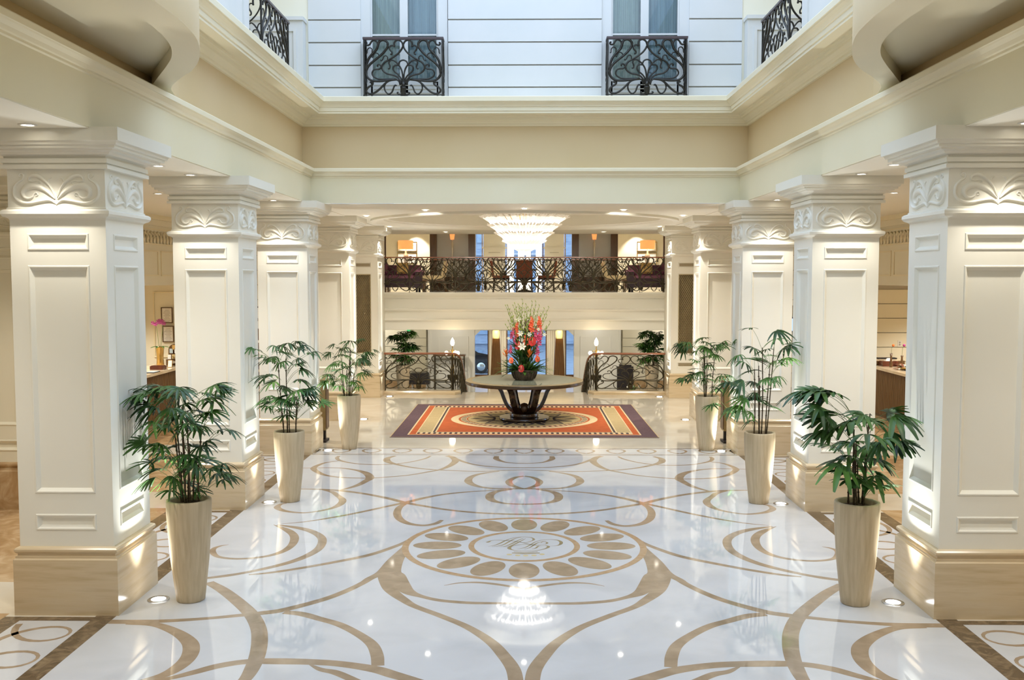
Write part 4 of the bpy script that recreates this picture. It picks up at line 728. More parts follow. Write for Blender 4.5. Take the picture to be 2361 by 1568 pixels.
def bloom(a, b, k, kind, sz, dy=-.12, stem=True):
    c = fp(a, b, dy); m = MB()
    if stem: m.tube(cr([base(), c*.5+Vector((0,0,.12)), c], 4), .004, 'stemgreen', 5)
    out = Vector((c.x*.6+rnd.uniform(-.2,.2), -1, rnd.uniform(-.1,.4))).normalized(); s1 = out.cross(Vector((0,0,1))).normalized(); u1 = s1.cross(out)
    if kind == 'anthurium':
        vs = [c-out*.0]; ring_ = []
        for j in range(14):
            th = 2*pi*j/14; r = sz*(1-.35*abs(cos(th/2))**6)*(1+.25*cos(th-pi)); v = c+s1*r*.7*sin(th)+u1*r*cos(th)*-1+out*.012*sin(2*th); vs.append(v)
        m.add(vs, [(0,1+j,1+(j+1)%14) for j in range(14)], k, True); m.add([v+out*-.004 for v in vs], [(0,1+(j+1)%14,1+j) for j in range(14)], k, True)
        m.tube([c+out*.004, c+out*.03+u1*sz*.5, c+out*.04+u1*sz*.95], [.005,.006,.003], 'rug_cream', 6)
    elif kind == 'glad':
        for q in range(5):
            cc = c+Vector((rnd.uniform(-.02,.02), rnd.uniform(-.02,.02), -sz*1.1+q*sz*.6)); 
            for j in range(5):
                th = 2*pi*j/5+q; d = (out*.5+s1*cos(th)+u1*sin(th)).normalized(); sd = d.cross(out).normalized(); S = sz*(1-.12*q)
                m.add([cc, cc+d*S*.6-sd*S*.28, cc+d*S, cc+d*S*.6+sd*S*.28], [(0,1,2,3)], k, False)
    elif kind == 'lily':
        for j in range(6):
            th = 2*pi*j/6; d = (out*.55+s1*cos(th)+u1*sin(th)).normalized(); sd = d.cross(out).normalized()
            m.add([c, c+d*sz*.5-sd*sz*.22, c+d*sz+out*-.02, c+d*sz*.5+sd*sz*.22], [(0,1,2,3)], k, False)
        m.tube([c, c+out*sz*.6], .003, 'lime', 4)
    elif kind == 'brom':
        for j in range(14):
            th = 2.4*j; e = .35+.9*(1-j/14); d = (Vector((cos(th)*e, sin(th)*e, 1))).normalized(); sd = d.cross(Vector((cos(th),sin(th),0))+Vector((.01,0,0))).normalized(); L = sz*(.6+.5*(1-j/14)); p0 = c+Vector((0,0,-sz*.5+sz*.06*j))
            m.add([p0-sd*.004, p0+sd*.004, p0+d*L*.6+sd*sz*.10, p0+d*L, p0+d*L*.6-sd*sz*.10], [(0,1,2,3,4)], k, False)
    return m.obj({'anthurium':'anthurium','glad':'gladiolus_bloom','lily':'lily','brom':'bromeliad'}[kind], t)
for a, b, k, kd, sz, dy in ((820,850,'red','anthurium',.085,-.2),(1050,785,'red','anthurium',.095,-.2),(870,1215,'red','anthurium',.075,-.32),(705,1080,'coral','anthurium',.06,-.25),(1135,1060,'coral','anthurium',.06,-.25),
    (1040,440,'coral','glad',.06,-.05),(1040,510,'coral','glad',.065,-.08),(1170,430,'coral','glad',.055,-.05),(1160,510,'coral','glad',.06,-.06),(800,490,'coral','glad',.05,-.03),(810,600,'coral','glad',.05,-.06),(940,760,'coral','glad',.07,-.15),
    (1110,660,'pink','glad',.06,-.1),(1185,640,'pink','glad',.06,-.08),(1160,730,'pink','glad',.06,-.1),(740,600,'pink','glad',.045,-.05),(785,720,'pink','glad',.05,-.08),(690,890,'pink','glad',.045,-.1),(1140,905,'pink','glad',.05,-.12),(715,660,'pink','glad',.04,-.03),
    (620,960,'orangep','brom',.12,-.15),(1000,960,'orangep','brom',.13,-.25),(1130,1040,'orangep','brom',.09,-.2),
    (880,835,'whitep','lily',.12,-.24),(855,625,'whitep','lily',.09,-.12),(820,400,'whitep','lily',.08,-.04),(1000,640,'whitep','lily',.07,-.1),(995,330,'whitep','lily',.06,0),(1250,650,'whitep','lily',.06,-.05),(1110,300,'whitep','lily',.05,0),(870,730,'whitep','lily',.07,-.18),(660,710,'whitep','lily',.05,-.05),(1150,560,'whitep','lily',.05,-.1)):
    bloom(a, b, k, kd, sz*(.95 if kd == 'lily' else 1.2), dy)
m = MB()
for i in range(230):
    a = rnd.uniform(0,2*pi); r = rnd.uniform(.05,.26); hh = rnd.choice((0,0,0,.15,.3,.45)); r *= 1-hh; p0 = Vector((r*cos(a), r*sin(a)*.8, .18+hh)); e = rnd.uniform(.1,1.2)+hh*1.5; d = Vector((cos(a), sin(a), e)).normalized(); L = rnd.uniform(.22,.50)*(1-.5*hh)
    leaflet(m, p0, d, Vector((0,0,1)), L, rnd.uniform(.03,.075), rnd.uniform(.1,.6), 'leaf' if rnd.random() < .55 else 'leaf2')
for i in range(26):
    a = rnd.uniform(0,2*pi); p0 = Vector((.1*cos(a), .1*sin(a), .2)); d = Vector((cos(a)*.22, sin(a)*.2, 1)).normalized(); leaflet(m, p0, d, Vector((cos(a),sin(a),0)), rnd.uniform(.6,1.05), rnd.uniform(.02,.045), .03, 'leaf')
for i in range(14):
    a = rnd.choice((0,pi))+rnd.uniform(-.6,.6); p0 = Vector((.2*cos(a), .2*sin(a), .2)); leaflet(m, p0, Vector((cos(a),sin(a),rnd.uniform(0,.5))).normalized(), Vector((0,0,1)), rnd.uniform(.35,.52), .014, rnd.uniform(.1,.5), 'lime')
m.obj('foliage', t)
m = MB()
for i in range(9):
    x = rnd.uniform(-.07,.12); m.tube([(x*.3,rnd.uniform(-.05,.05),.2),(x,0,1.0),(x*1.2,rnd.uniform(-.05,.05),rnd.uniform(1.1,1.28))], [.006,.008,.012], 'walnut', 5)
m.obj('reeds', t)
# ---------------------------------------------------------------- chandelier
t = thing('chandelier', 'glowing tiered glass blade chandelier hanging from the domed ceiling above the round table', 'chandelier', (0, 20.5, 0))
for (Ro, zo, Ri, zi, n, nm) in ((.93,4.28,.60,4.02,84,'upper'),(.79,4.11,.47,3.86,72,'second'),(.63,3.945,.34,3.72,60,'third'),(.47,3.775,.22,3.60,44,'fourth'),(.26,3.63,.03,3.48,26,'lowest')):
    m = MB(); rnd2 = random.Random(n)
    for i in range(n):
        a = 2*pi*i/n+rnd2.uniform(-.01,.01); Rk = Ro*rnd2.uniform(.95,1.02); zk = zo+rnd2.uniform(-.015,.015); w_ = 2*pi*Ri/n*.42+.004; w2 = 2*pi*Ro/n*.40
        pr = [(Ri,zi,w_),(Ri+(Rk-Ri)*.38,zi+(zk-zi)*.55,(w_+w2)/2),(Ri+(Rk-Ri)*.75,zi+(zk-zi)*.86,w2),(Rk,zk,w2*.6)]; vs = []
        for r, z, h in pr:
            for (dr, hh) in ((0,-h),(0,h),(.012,h),(.012,-h)): vs.append(((r+dr)*cos(a)-hh*sin(a), (r+dr)*sin(a)+hh*cos(a), z-dr))
        m.add(vs, [(4*j+q,4*j+(q+1)%4,4*j+4+(q+1)%4,4*j+4+q) for j in range(3) for q in range(4)]+[(0,1,2,3),(12,13,14,15)], 'crystal'); m.m[-10:] = [m.mi('crystalmid')]*4+[m.mi('crystaltip' if n > 50 else 'crystalmid')]*6
    m.obj('glass_tier', t)['label'] = nm+' tier of lit glass blades'
m = MB(); m.lathe(0,0,[(.02,3.5),(.03,3.6),(.2,3.75),(.45,4.05),(.5,4.25),(.04,4.3),(.04,4.70)], 'brass', 20); m.obj('frame', t)
# ---------------------------------------------------------------- ceiling downlights and floor uplights
def downlight(x, y, z, pw, lab, ang=100, to=None, on=True):
    z -= .01
    t = thing('recessed_downlight', lab, 'downlight', (x, y, z), 0, 'recessed ceiling downlights')
    m = MB(); n = 24; vs = []; 
    for r, zz in ((.075,0),(.075,-.006),(.052,-.008),(.05,.0)): vs += [(r*cos(2*pi*i/n), r*sin(2*pi*i/n), zz) for i in range(n)]
    m.add(vs, [(j*n+i, j*n+(i+1)%n, (j+1)*n+(i+1)%n, (j+1)*n+i) for j in range(3) for i in range(n)], 'whitering', True); m.obj('trim_ring', t)
    m = MB(); m.add([(.05*cos(2*pi*i/n), .05*sin(2*pi*i/n), -.003) for i in range(n)], [tuple(range(n))[::-1]], 'lamp'); m.obj('lamp', t)
    if pw: spot('downlight_spot', (x, y, z-.03), to or (x, y, 0), pw*1.75, SOFT, ang)
nth = ['nearest', 'second', 'third']
for s_, nm in ((-1, 'left'), (1, 'right')):
    for i, y in enumerate((8.10, 12.03, 16.0)): downlight(4.1*s_, y, 4.27, 68, 'downlight in front of the %s %s column' % (nth[i], nm), 84, (4.1*s_, y+.1, 0))
    downlight(4.13*s_, 11.06, 4.27, 80, 'downlight between the nearest and second %s columns' % nm)
    downlight(4.13*s_, 14.95, 4.27, 80, 'downlight between the second and third %s columns' % nm)
    for y, wh in ((3.0,'added fill nearest the viewer'),(6.6,'added fill before the nearest column'),(10.6,'added fill between the nearest and second columns'),(14.7,'between the second and third columns'),(18.8,'added fill past the third column'),(22.2,'added fill farthest back')): downlight(5.5*s_, y, 4.27, 130, 'downlight over the %s aisle floor, %s' % (nm, wh), 120)  # aisle row added for ambient light, except the one past the second column
    downlight(3.24*s_, 20.1, 4.27, 130, 'downlight beside the fourth %s column, at the rim of the dome' % nm)
    downlight(1.86*s_, 18.42, 4.27, 260, 'downlight in front of the dome, %s of the chandelier' % nm, 92, (1.86*s_, 23.6, 0))
    downlight(3.36*s_, 24.4, 4.27, 120, 'downlight beside the farthest %s column' % nm, 90)
    downlight(4.32*s_, 21.5, 4.27, 110, 'downlight between the fourth and fifth %s columns' % nm)
    for y in (14.6, 17.2, 19.9): spot('alcove_spot', (8.6*s_, y, 2.8), (8.9*s_, y+.5, 0), 330, SOFT, 120)
    for i, y in enumerate((8.89, 12.84, 16.78, 20.53, 24.5)):
        q = thing('floor_uplight', 'round floor uplight set beside the %s %s column' % (['nearest','second','third','fourth','farthest'][i], nm), 'uplight', (3.41*s_, y, .0045), 0, 'floor uplights beside the columns')
        m = MB(); n = 28; vs = []
        for r, zz in ((.10,0),(.098,.004),(.07,.005),(.066,.003)): vs += [(r*cos(2*pi*j/n), r*sin(2*pi*j/n), zz) for j in range(n)]
        m.add(vs, [(j*n+e, j*n+(e+1)%n, (j+1)*n+(e+1)%n, (j+1)*n+e) for j in range(3) for e in range(n)], 'steel', True); m.obj('bezel', q)
        m = MB(); m.add([(.066*cos(2*pi*j/n), .066*sin(2*pi*j/n), .003) for j in range(n)], [tuple(range(n))], 'uplamp'); m.obj('lamp', q)
        spot('uplight_spot', (3.41*s_, y, .03), (3.36*s_, y, 4.0), 290, UPL, 66, 1.0, .05)
downlight(0, 18.02, 4.27, 150, 'downlight directly in front of the dome, above the rug')
for x in (-1.6, 1.6):
    for y in (-1.5, 2.6): spot('front_fill_spot', (x, y, 4.9), (x*1.6, y+4.5, 0), 170, SOFT, 120, .8, .15)  # unseen fill spots added behind the viewer to brighten the column fronts
for x, nm in ((-2.2,'left'),(2.2,'right')): downlight(x, 27.3, 4.27, 120, 'downlight over the %s half of the mezzanine seating' % nm, 120)
# ---------------------------------------------------------------- reception desks and their things
for s_, nm in ((-1, 'left'), (1, 'right')):
    t = thing('reception_desk', 'slatted dark wood reception desk with pale stone counter in the %s alcove' % nm, 'desk', (0,0,0), 0, 'reception desks in the alcoves')
    X = 7.5 if s_ < 0 else 7.66
    def bx(m, a, b, *r): m.box(min(a*s_, b*s_), max(a*s_, b*s_), *r)
    m = MB(); bx(m, X+.03, X+.6, 14.5, 21.6, 0, 1.02, 'walnut'); m.obj('body', t)
    m = MB()
    for i in range(118): y = 14.5+.06*i; bx(m, X, X+.03, y, y+.032, .06, 1.0, 'slat')
    m.obj('slatted_front', t)
    m = MB(); bx(m, X-.05, X+.75, 14.4, 21.7, 1.02, 1.075, 'counter'); m.obj('counter_top', t)
zc = 1.0765
t = thing('orchid_vase', 'purple orchid in a tall gold vase on the left reception desk', 'orchid', (-7.86, 20.9, zc))
m = MB(); m.lathe(0,0,[(.075,0),(.08,.02),(.07,.2),(.085,.42),(.09,.44),(.075,.44)], 'brass', 18); m.obj('vase', t)
m = MB()
for i in range(8): a = 2*pi*i/8; leaflet(m, Vector((0,0,.43)), Vector((cos(a),sin(a),.35)).normalized(), Vector((0,0,1)), .22, .05, .5, 'leaf2')
m.obj('leaves', t); m = MB(); fl = MB()
for e, hgt in ((-.05,.95),(.06,.98)):
    q = cr([(e*.3,0,.42),(e,0,.75),(e*1.4,0,hgt),(e+.08,-.03,hgt+.03)], 5); m.tube(q, .005, 'stemgreen', 4)
    for j in range(5):
        c = Vector((e+.035*j-.07+rnd.uniform(-.02,.02), -.04, hgt-.01+rnd.uniform(-.06,.05)))
        for k in range(5): a = 2*pi*k/5; fl.add([c, c+Vector((cos(a-.5),-.1,sin(a-.5)))*.035, c+Vector((cos(a),-.25,sin(a)))*.048, c+Vector((cos(a+.5),-.1,sin(a+.5)))*.035], [(0,1,2,3)], 'orchid')
m.obj('stem', t); fl.obj('petals', t)
t = thing('brochure_rack', 'arched brown leaflet rack on the left reception desk', 'brochure rack', (-7.72, 21.35, zc))
m = MB(); N = 12; arc = [(.14*cos(pi*i/N), .33+.13*sin(pi*i/N)) for i in range(N+1)]; prof = [(.15,0)]+arc+[(-.15,0)]
vs = [(p[0],.05,p[1]) for p in prof]+[(p[0],.08,p[1]) for p in prof]; n = len(prof); m.add(vs, [tuple(range(n))[::-1], tuple(range(n,2*n))]+[(i,(i+1)%n,n+(i+1)%n,n+i) for i in range(n)], 'walnut')
m.box(-.15,.15,-.08,.05,0,.13,'walnut'); m.obj('back_panel', t); m = MB(); m.lathe(0,0,[(.06,0),(.06,.004)],'paper',20,sx=1,sy=.5); m.xf(Matrix.Translation((0,-.082,.07)) @ Matrix.Rotation(pi/2,4,'X')); m.obj('oval_badge', t)
for i, (x, z, k) in enumerate(((-.09,.13,'paper'),(0,.14,'rug_gold'),(.08,.13,'paper'),(-.06,.26,'curtainblue'),(.05,.26,'paper'),(0,.34,'goldsilk'))): m = MB(); m.box(x-.035,x+.035,-.04+.03*(i//3),-.03+.03*(i//3),z,z+.10,k); m.obj('leaflet', t)
m = MB(); m.box(-7.82,-7.55,20.2,20.42,zc,zc+.075,'redwood'); m.box(-7.80,-7.57,20.22,20.40,zc+.075,zc+.085,'redwood'); tag(m.obj('wooden_box'), 'low red-brown wooden box on the left reception desk before the gold vase', 'box')
def easel(x, y, w_, h, label, face='paper', frame='brass', name='standing_card'):
    t = thing(name, label, 'card', (x, y, zc)); m = MB(); m.box(-w_/2,w_/2,0,.012,0,h,frame); m.xf(Matrix.Rotation(-.2,4,'X')); m.obj('frame', t); m = MB(); m.box(-w_/2+.01,w_/2-.01,-.003,0,.01,h-.01,face); m.xf(Matrix.Rotation(-.2,4,'X')); m.obj('card', t)
easel(-7.60, 20.75, .10, .16, 'small gold framed card standing between the wooden box and the leaflet rack')
easel(-7.78, 19.55, .20, .28, 'pale standing folder on the left reception desk, at its near end', 'paper', 'black', 'standing_folder')
m = MB(); m.box(-7.66,-7.47,19.5,19.85,zc,zc+.012,'black'); m.box(-7.655,-7.475,19.51,19.84,zc+.012,zc+.014,'curtainblue'); tag(m.obj('desk_pad'), 'thin dark blotter pad lying flat on the left reception desk', 'blotter pad')
for i, (z0, z1, x0, x1) in enumerate(((1.97,2.33,-8.21,-7.95),(1.54,1.91,-8.19,-7.93))):
    t = thing('framed_certificate', '%s of two dark framed certificates on the left alcove wall' % ('upper','lower')[i], 'certificate', ((x0+x1)/2, 21.96, (z0+z1)/2), 0, 'framed certificates in the left alcove'); w_, h = (x1-x0)/2, (z1-z0)/2
    m = MB(); 
    for (a,b,c,d) in ((-w_,w_,h-.02,h),(-w_,w_,-h,-h+.02),(-w_,-w_+.02,-h+.02,h-.02),(w_-.02,w_,-h+.02,h-.02)): m.box(a,b,-.02,0,c,d,'walnut')
    m.obj('frame', t); m = MB(); m.box(-w_+.02,w_-.02,-.008,0,-h+.02,h-.02,'paper'); m.obj('document', t); m = MB()
    for j in range(9): ww = w_*(.35+.35*((j*7)%5)/5); m.box(-ww,ww,-.0095,-.008,h-.07-.032*j,h-.065-.032*j,'ink')
    m.obj('text_lines', t)
# right desk things
m = MB(); m.box(7.78,8.12,21.2,21.42,zc,zc+.05,'redwood'); m.box(7.79,8.11,21.21,21.41,zc+.05,zc+.056,'paper'); m.box(7.78,8.12,21.2,21.42,zc+.056,zc+.11,'redwood'); tag(m.obj('stacked_box'), 'dark red lacquer box on the right reception desk', 'box')
m = MB(); m.add([(7.86,21.25,zc+.111),(8.02,21.25,zc+.111),(8.02,21.38,zc+.111),(7.86,21.38,zc+.111),(7.90,21.29,zc+.17),(7.98,21.34,zc+.17)],[(0,1,2,3),(0,1,4),(1,2,5,4),(2,3,5),(3,0,4,5)],'paper'); tag(m.obj('tissue'), 'white tissue on the lacquer box of the right reception desk', 'tissue')
m = MB(); m.box(7.72,8.35,21.45,21.68,zc,zc+.10,'walnut'); m.box(7.68,8.3,21.45,21.68,zc+.10,zc+.13,'counter'); m.box(7.8,8.2,21.5,21.66,zc+.13,zc+.16,'black'); tag(m.obj('ledger_stand'), 'low ledge with a dark ledger at the far end of the right reception desk', 'ledger stand')
t = thing('flower_bowl', 'low bowl of white and brown flowers on the right reception desk', 'flowers', (7.98, 20.35, zc))
m = MB(); m.lathe(0,0,[(.06,0),(.16,.03),(.19,.06),(.18,.06)],'brass',20); m.obj('bowl', t); m = MB(); m2 = MB(); m3 = MB()
for i in range(40):
    a = rnd.uniform(0,2*pi); d = Vector((cos(a),sin(a),rnd.uniform(.1,.9))).normalized(); mm, k = ((m,'whitep'),(m2,'leaf2'),(m3,'redfab'))[i%3]; leaflet(mm, Vector((.08*cos(a),.08*sin(a),.05)), d, Vector((0,0,1)), rnd.uniform(.12,.24), .06, .4, k)
m.obj('white_petals', t); m2.obj('leaves', t); m3.obj('brown_petals', t)
for i, (x, y) in enumerate(((7.88,21.0),(8.12,21.02))):
    t = thing('slim_vase', 'slim dark vase with a single stem beside the flower bowl, %s' % ('nearer the ledge','shorter and further back')[i], 'vase', (x, y, zc)); m = MB(); m.lathe(0,0,[(.03,0),(.035,.05),(.018,.2),(.03,.30-.05*i),(.02,.30-.05*i)],'walnut',12); m.obj('body', t)
    m = MB(); m.tube([(0,0,.25),(.01,0,.42),(.04,0,.46)],.004,'stemgreen',4); m.sphere((.04,0,.47),.03,'orchid' if i else 'orangep',10); m.obj('flower', t)
t = thing('wall_socket', 'small white wall socket plate on the grooved wall of the right alcove', 'socket', (8.42, 21.945, 1.52)); m = MB(); m.box(-.045,.045,0,.014,-.07,.07,'whitering'); m.obj('plate', t); m = MB(); m.box(-.02,.02,-.004,0,.01,.04,'steel'); m.box(-.02,.02,-.004,0,-.04,-.01,'steel'); m.obj('outlet', t)
# things on the end walls
def text(parent, s, size, loc, k, rz=0, name='lettering'):
    c = bpy.data.curves.new(name, 'FONT'); c.body = s; c.size = size; c.extrude = .001; c.align_x = 'CENTER'; q = bpy.data.objects.new('tmp', c); COL.objects.link(q); me = bpy.data.meshes.new_from_object(q.evaluated_get(bpy.context.evaluated_depsgraph_get())); bpy.data.objects.remove(q); me.materials.clear(); me.materials.append(M[k]); o = bpy.data.objects.new(name, me); COL.objects.link(o); o.parent = parent; o.location = loc; o.rotation_euler = (pi/2, 0, rz)
t = thing('notice_board', 'tall cream notice board with dark top edge between the second and third left columns', 'notice board', (-6.6, 23.9, 0))
m = MB(); m.box(-.3,.3,0,.03,1.75,2.26,'paper'); m.obj('panel', t); m = MB(); m.box(-.3,.3,-.01,.03,2.26,2.29,'black'); m.obj('top_edge', t); text(t, 'IN', .11, (.09,-.004,1.93), 'ink')
m = MB(); m.box(-6.9,-6.3,23.86,23.93,.12,1.74,'walnut')
for i in range(12): m.box(-6.88,-6.32,23.85,23.862,.2+.12*i,.26+.12*i,('rug_cream','redwood','paper','doorwood')[i%4])
tag(m.obj('bookcase'), 'tall narrow brown bookcase under the cream notice board', 'bookcase')
t = thing('wall_monitor', 'black framed lit wall monitor between the second and third right columns', 'monitor', (6.62, 23.93, 1.85)); m = MB(); m.box(-.24,.24,-.03,0,-.19,.19,'black'); m.obj('bezel', t); m = MB(); m.box(-.20,.20,-.034,-.03,-.15,.15,'screen'); m.obj('screen', t)
m = MB(); m.box(6.4,6.85,23.9,23.94,2.07,2.32,'grillefine'); tag(m.obj('wall_plaque'), 'small taupe wall plaque above the lit monitor', 'plaque')
m = MB(); m.box(6.4,6.85,23.9,23.94,1.40,1.62,'grillefine'); tag(m.obj('wall_plaque'), 'small taupe wall plaque below the lit monitor', 'plaque')
for s_, nm in ((-1, 'left'), (1, 'right')):
    t = thing('sign_stand', 'tall bronze information stand seen edge-on beyond the third %s column' % nm, 'sign stand', (3.66*s_, 17.72, 0), 0, 'bronze stands beyond the third columns')
    m = MB(); m.box(-.05,.05,-.16,.16,0,.04,'black'); m.box(-.02,.02,-.04,.04,.04,.25,'black'); m.obj('foot', t); m = MB(); m.box(-.045,.045,-.13,.13,.22,1.14,'grille'); m.add([(-.045,-.13,1.14),(.045,-.13,1.14),(.045,.13,1.20),(-.045,.13,1.20),(-.045,.13,1.14),(.045,.13,1.14)],[(0,1,2,3),(3,2,5,4),(0,3,4),(1,5,2)],'grille'); m.obj('body', t); m = MB(); m.box(-.05*s_-.008,-.05*s_+.008,-.12,.12,.25,1.12,'doorwood'); m.obj('side_panel', t)
# ---------------------------------------------------------------- lower landings
t = thing('console_table', 'tall narrow dark-framed console table beside the stairs, behind the left newel lamp', 'console table', (-2.2, 28.6, -.5))
m = MB(); m.box(-.47,.47,-.16,.16,1.2,1.245,'walnut'); m.obj('top', t)
for x in (-.43,.43):
    for y in (-.13,.13): m = MB(); m.box(x-.015,x+.015,y-.015,y+.015,0,1.2,'bronzeiron'); m.obj('leg', t)
m = MB(); m.box(-.43,.43,-.13,.13,.42,.44,'bronzeiron'); m.box(-.43,.43,-.14,-.12,1.10,1.12,'bronzeiron'); m.obj('shelf', t)
t = thing('black_bench', 'black box bench on curved white legs behind the left balustrade', 'bench', (-3.1, 28.75, -.5))
m = MB(); m.add([(-.30,-.2,.36),(.30,-.2,.36),(.30,.2,.36),(-.30,.2,.36),(-.26,-.2,.68),(.26,-.2,.68),(.26,.2,.68),(-.26,.2,.68)],[(0,3,2,1),(4,5,6,7),(0,1,5,4),(1,2,6,5),(2,3,7,6),(3,0,4,7)],'black'); m.obj('seat', t)
for s_ in (-1,1):
    m = MB(); m.tube(cr([(.22*s_,-.1,.37),(.2*s_,-.12,.2),(.10*s_,-.14,.02)],5), .016, 'whitering', 6); m.obj('leg', t); m = MB(); m.tube(cr([(.22*s_,.1,.37),(.2*s_,.12,.2),(.10*s_,.14,.02)],5), .016, 'whitering', 6); m.obj('leg', t)
m = MB(); m.box(2.76,3.24,28.9,29.0,-.5,.36,'black'); m.box(2.82,3.18,28.9,29.0,.36,.41,'black'); tag(m.obj('black_screen'), 'black panel screen with stepped top behind the right balustrade', 'screen')
t = thing('orchid_pot', 'small pot of white and orange flowers before the black screen behind the right balustrade', 'potted plant', (3.1, 27.9, -.5))
m = MB(); m.lathe(0,0,[(.1,0),(.13,.18),(.12,.18)],'soil',14); m.obj('pot', t); m = MB()
for i in range(30): a = rnd.uniform(0,2*pi); leaflet(m, Vector((0,0,.17)), Vector((cos(a)*.6,sin(a)*.6,1)).normalized(), Vector((cos(a),sin(a),0)), rnd.uniform(.2,.4), .03, .3, 'leaf2')
m.obj('leaves', t); m = MB()
for i in range(5): m.sphere((rnd.uniform(-.25,.25),rnd.uniform(-.1,.1),rnd.uniform(.22,.42)),.035,('whitep','coral','whitep','rug_cream','whitep')[i],8)
m.obj('blooms', t)
m = MB(); m.box(-3.72,-3.62,30.85,30.92,1.30,1.40,'green'); tag(m.obj('exit_sign'), 'tiny green emergency sign high on the wall behind the left balustrade', 'sign')
# ---------------------------------------------------------------- entrance hall
for s_, nm, x in ((-1, 'left', -1.1), (1, 'right', 1.36)):
    t = thing('obelisk_lamp', 'tapering dark wooden obelisk lamp with amber light on top, %s of the flower arrangement' % nm, 'lamp', (x, 38, -1.2), 0, 'obelisk lamps in the entrance hall')
    m = MB(); m.sq(0,0,[(.25,0),(.23,.04),(.145,1.83),(.14,1.84)],'walnut'); m.obj('pedestal', t); m = MB(); m.lathe(0,0,[(.10,1.84),(.12,1.92),(.13,2.08),(.11,2.16),(.10,2.16)],'amber',14); m.obj('shade', t)
    point('obelisk_light', (x, 37.6, 1.0), 22, (1,.72,.35), .1)
for x0, x1, nm in ((-1.5,-.76,'left'),(.95,1.72,'right')):
    m = MB(); m.box(x0, x1, 41, 41.4, -1.2, 1.75, 'cream')
    for i in range(9): xx = x0+(x1-x0)*(i+.5)/9; m.box(xx-.01, xx+.01, 40.985, 41, -1.2, 1.75, 'groove')
    tag(m.obj('fluted_pier'), 'pale fluted pier between the entrance doors, behind the %s obelisk lamp' % nm, 'pier')
for i, (x0, x1) in enumerate(((-2.7,-1.5),(-.76,.95),(1.72,2.7))):
    m = MB()
    for x in ([x0, x1-.05] + ([(x0+x1)/2-.04] if i == 1 else [])): m.box(x, x+.05, 41.1, 41.2, -1.2, 1.8, 'doorwood')
    m.box(x0, x1, 41.1, 41.2, 1.72, 1.8, 'doorwood'); m.box(x0, x1, 41.1, 41.2, -1.2, -1.1, 'doorwood'); d = m.obj('door_%d' % (i+1)); d['kind'] = 'structure'
    m = MB(); m.box(x0+.05, x1-.05, 41.14, 41.146, -1.1, 1.72, 'glass'); m.obj('pane', d)
m = MB(); m.box(-30, 30, 42.2, 70, -1.75, -1.55, 'street'); struct('floor_street', m)
m = MB(); m.box(-20, 20, 62, 63, -1.6, 12, 'bluebuild')
for i in range(24):
    for z in (-.6, 2.2, 5.2): m.box(-19+1.6*i, -18.2+1.6*i, 61.9, 62, z, z+1.6, 'glassdark')
for z in (-1.2, 1.5, 4.4): m.box(-20, 20, 61.8, 62, z, z+.15, 'bluebuild')
struct('background_facade', m)
t = thing('parked_car', 'black car parked in the street, seen through the left entrance glass', 'car', (-3.5, 47, -1.55))
prof = [(-2.2,.35),(-2.15,.75),(-1.6,.88),(-1.0,.95),(-.5,1.38),(.7,1.42),(1.3,1.0),(2.05,.85),(2.2,.55),(2.18,.3),(-2.15,.28)]
def prism(m, prof, y0, y1, k): n = len(prof); m.add([(p[0],y0,p[1]) for p in prof]+[(p[0],y1,p[1]) for p in prof], [tuple(range(n)), tuple(range(n,2*n))[::-1]]+[(i,n+i,n+(i+1)%n,(i+1)%n) for i in range(n)], k)
m = MB(); prism(m, prof, -.85, .85, 'carpaint'); m.obj('body', t); m = MB(); prism(m, [(-.88,.97),(-.45,1.32),(.1,1.34),(.1,.97)], -.87, -.85, 'glassdark'); prism(m, [(.16,.97),(.16,1.34),(.66,1.35),(1.15,.99)], -.87, -.85, 'glassdark'); m.obj('side_window', t)
for x in (-1.35, 1.45):
    m = MB(); m.lathe(0,0,[(.33,0),(.33,.2),(.2,.205)],'tyre',24); m.xf(Matrix.Translation((x,-.72,.33)) @ Matrix.Rotation(pi/2,4,'X')); wo = m.obj('wheel', t); m = MB(); m.lathe(0,0,[(.2,.2),(.19,.215),(.02,.21)],'silver',16); m.xf(Matrix.Translation((x,-.72,.33)) @ Matrix.Rotation(pi/2,4,'X')); m.obj('rim', wo)
# ---------------------------------------------------------------- mezzanine lounge
m = MB(); m.box(-6.2, -1.72, 34, 34.2, 2.6, 4.8, 'cream_wall'); m.box(1.72, 6.2, 34, 34.2, 2.6, 4.8, 'cream_wall'); m.box(-1.75, 1.75, 34, 34.2, 4.55, 4.8, 'cream_wall')
for a, b in ((-1.42,-.66),(.70,1.37)): m.box(a, b, 33.9, 34.2, 2.6, 4.6, 'cream'); m.box(a-.04, b+.04, 33.86, 34.2, 4.0, 4.05, 'cream'); m.box(a+.18, b-.18, 33.885, 33.9, 3.6, 3.62, 'groove'); m.box(a+.18, b-.18, 33.885, 33.9, 3.85, 3.87, 'groove'); m.box(a+.18, b-.18, 33.885, 33.9, 3.0, 3.35, 'ivory')
struct('wall_lounge_back', m)
for i, (a, b) in enumerate(((-1.72,-1.45),(-.62,.66),(1.40,1.72))):
    m = MB(); xs = [a, b-.03]+([-.22,.2] if i == 1 else [])
    for x in xs: m.box(x, x+.03, 34.0, 34.08, 2.6, 4.55, 'brass' if i != 1 else 'doorwood')
    m.box(a, b, 34.0, 34.08, 4.5, 4.55, 'brass'); o = m.obj('window_%d' % (i+3)); o['kind'] = 'structure'; m = MB(); m.box(a, b, 34.04, 34.046, 2.6, 4.5, 'glass'); m.obj('pane', o)
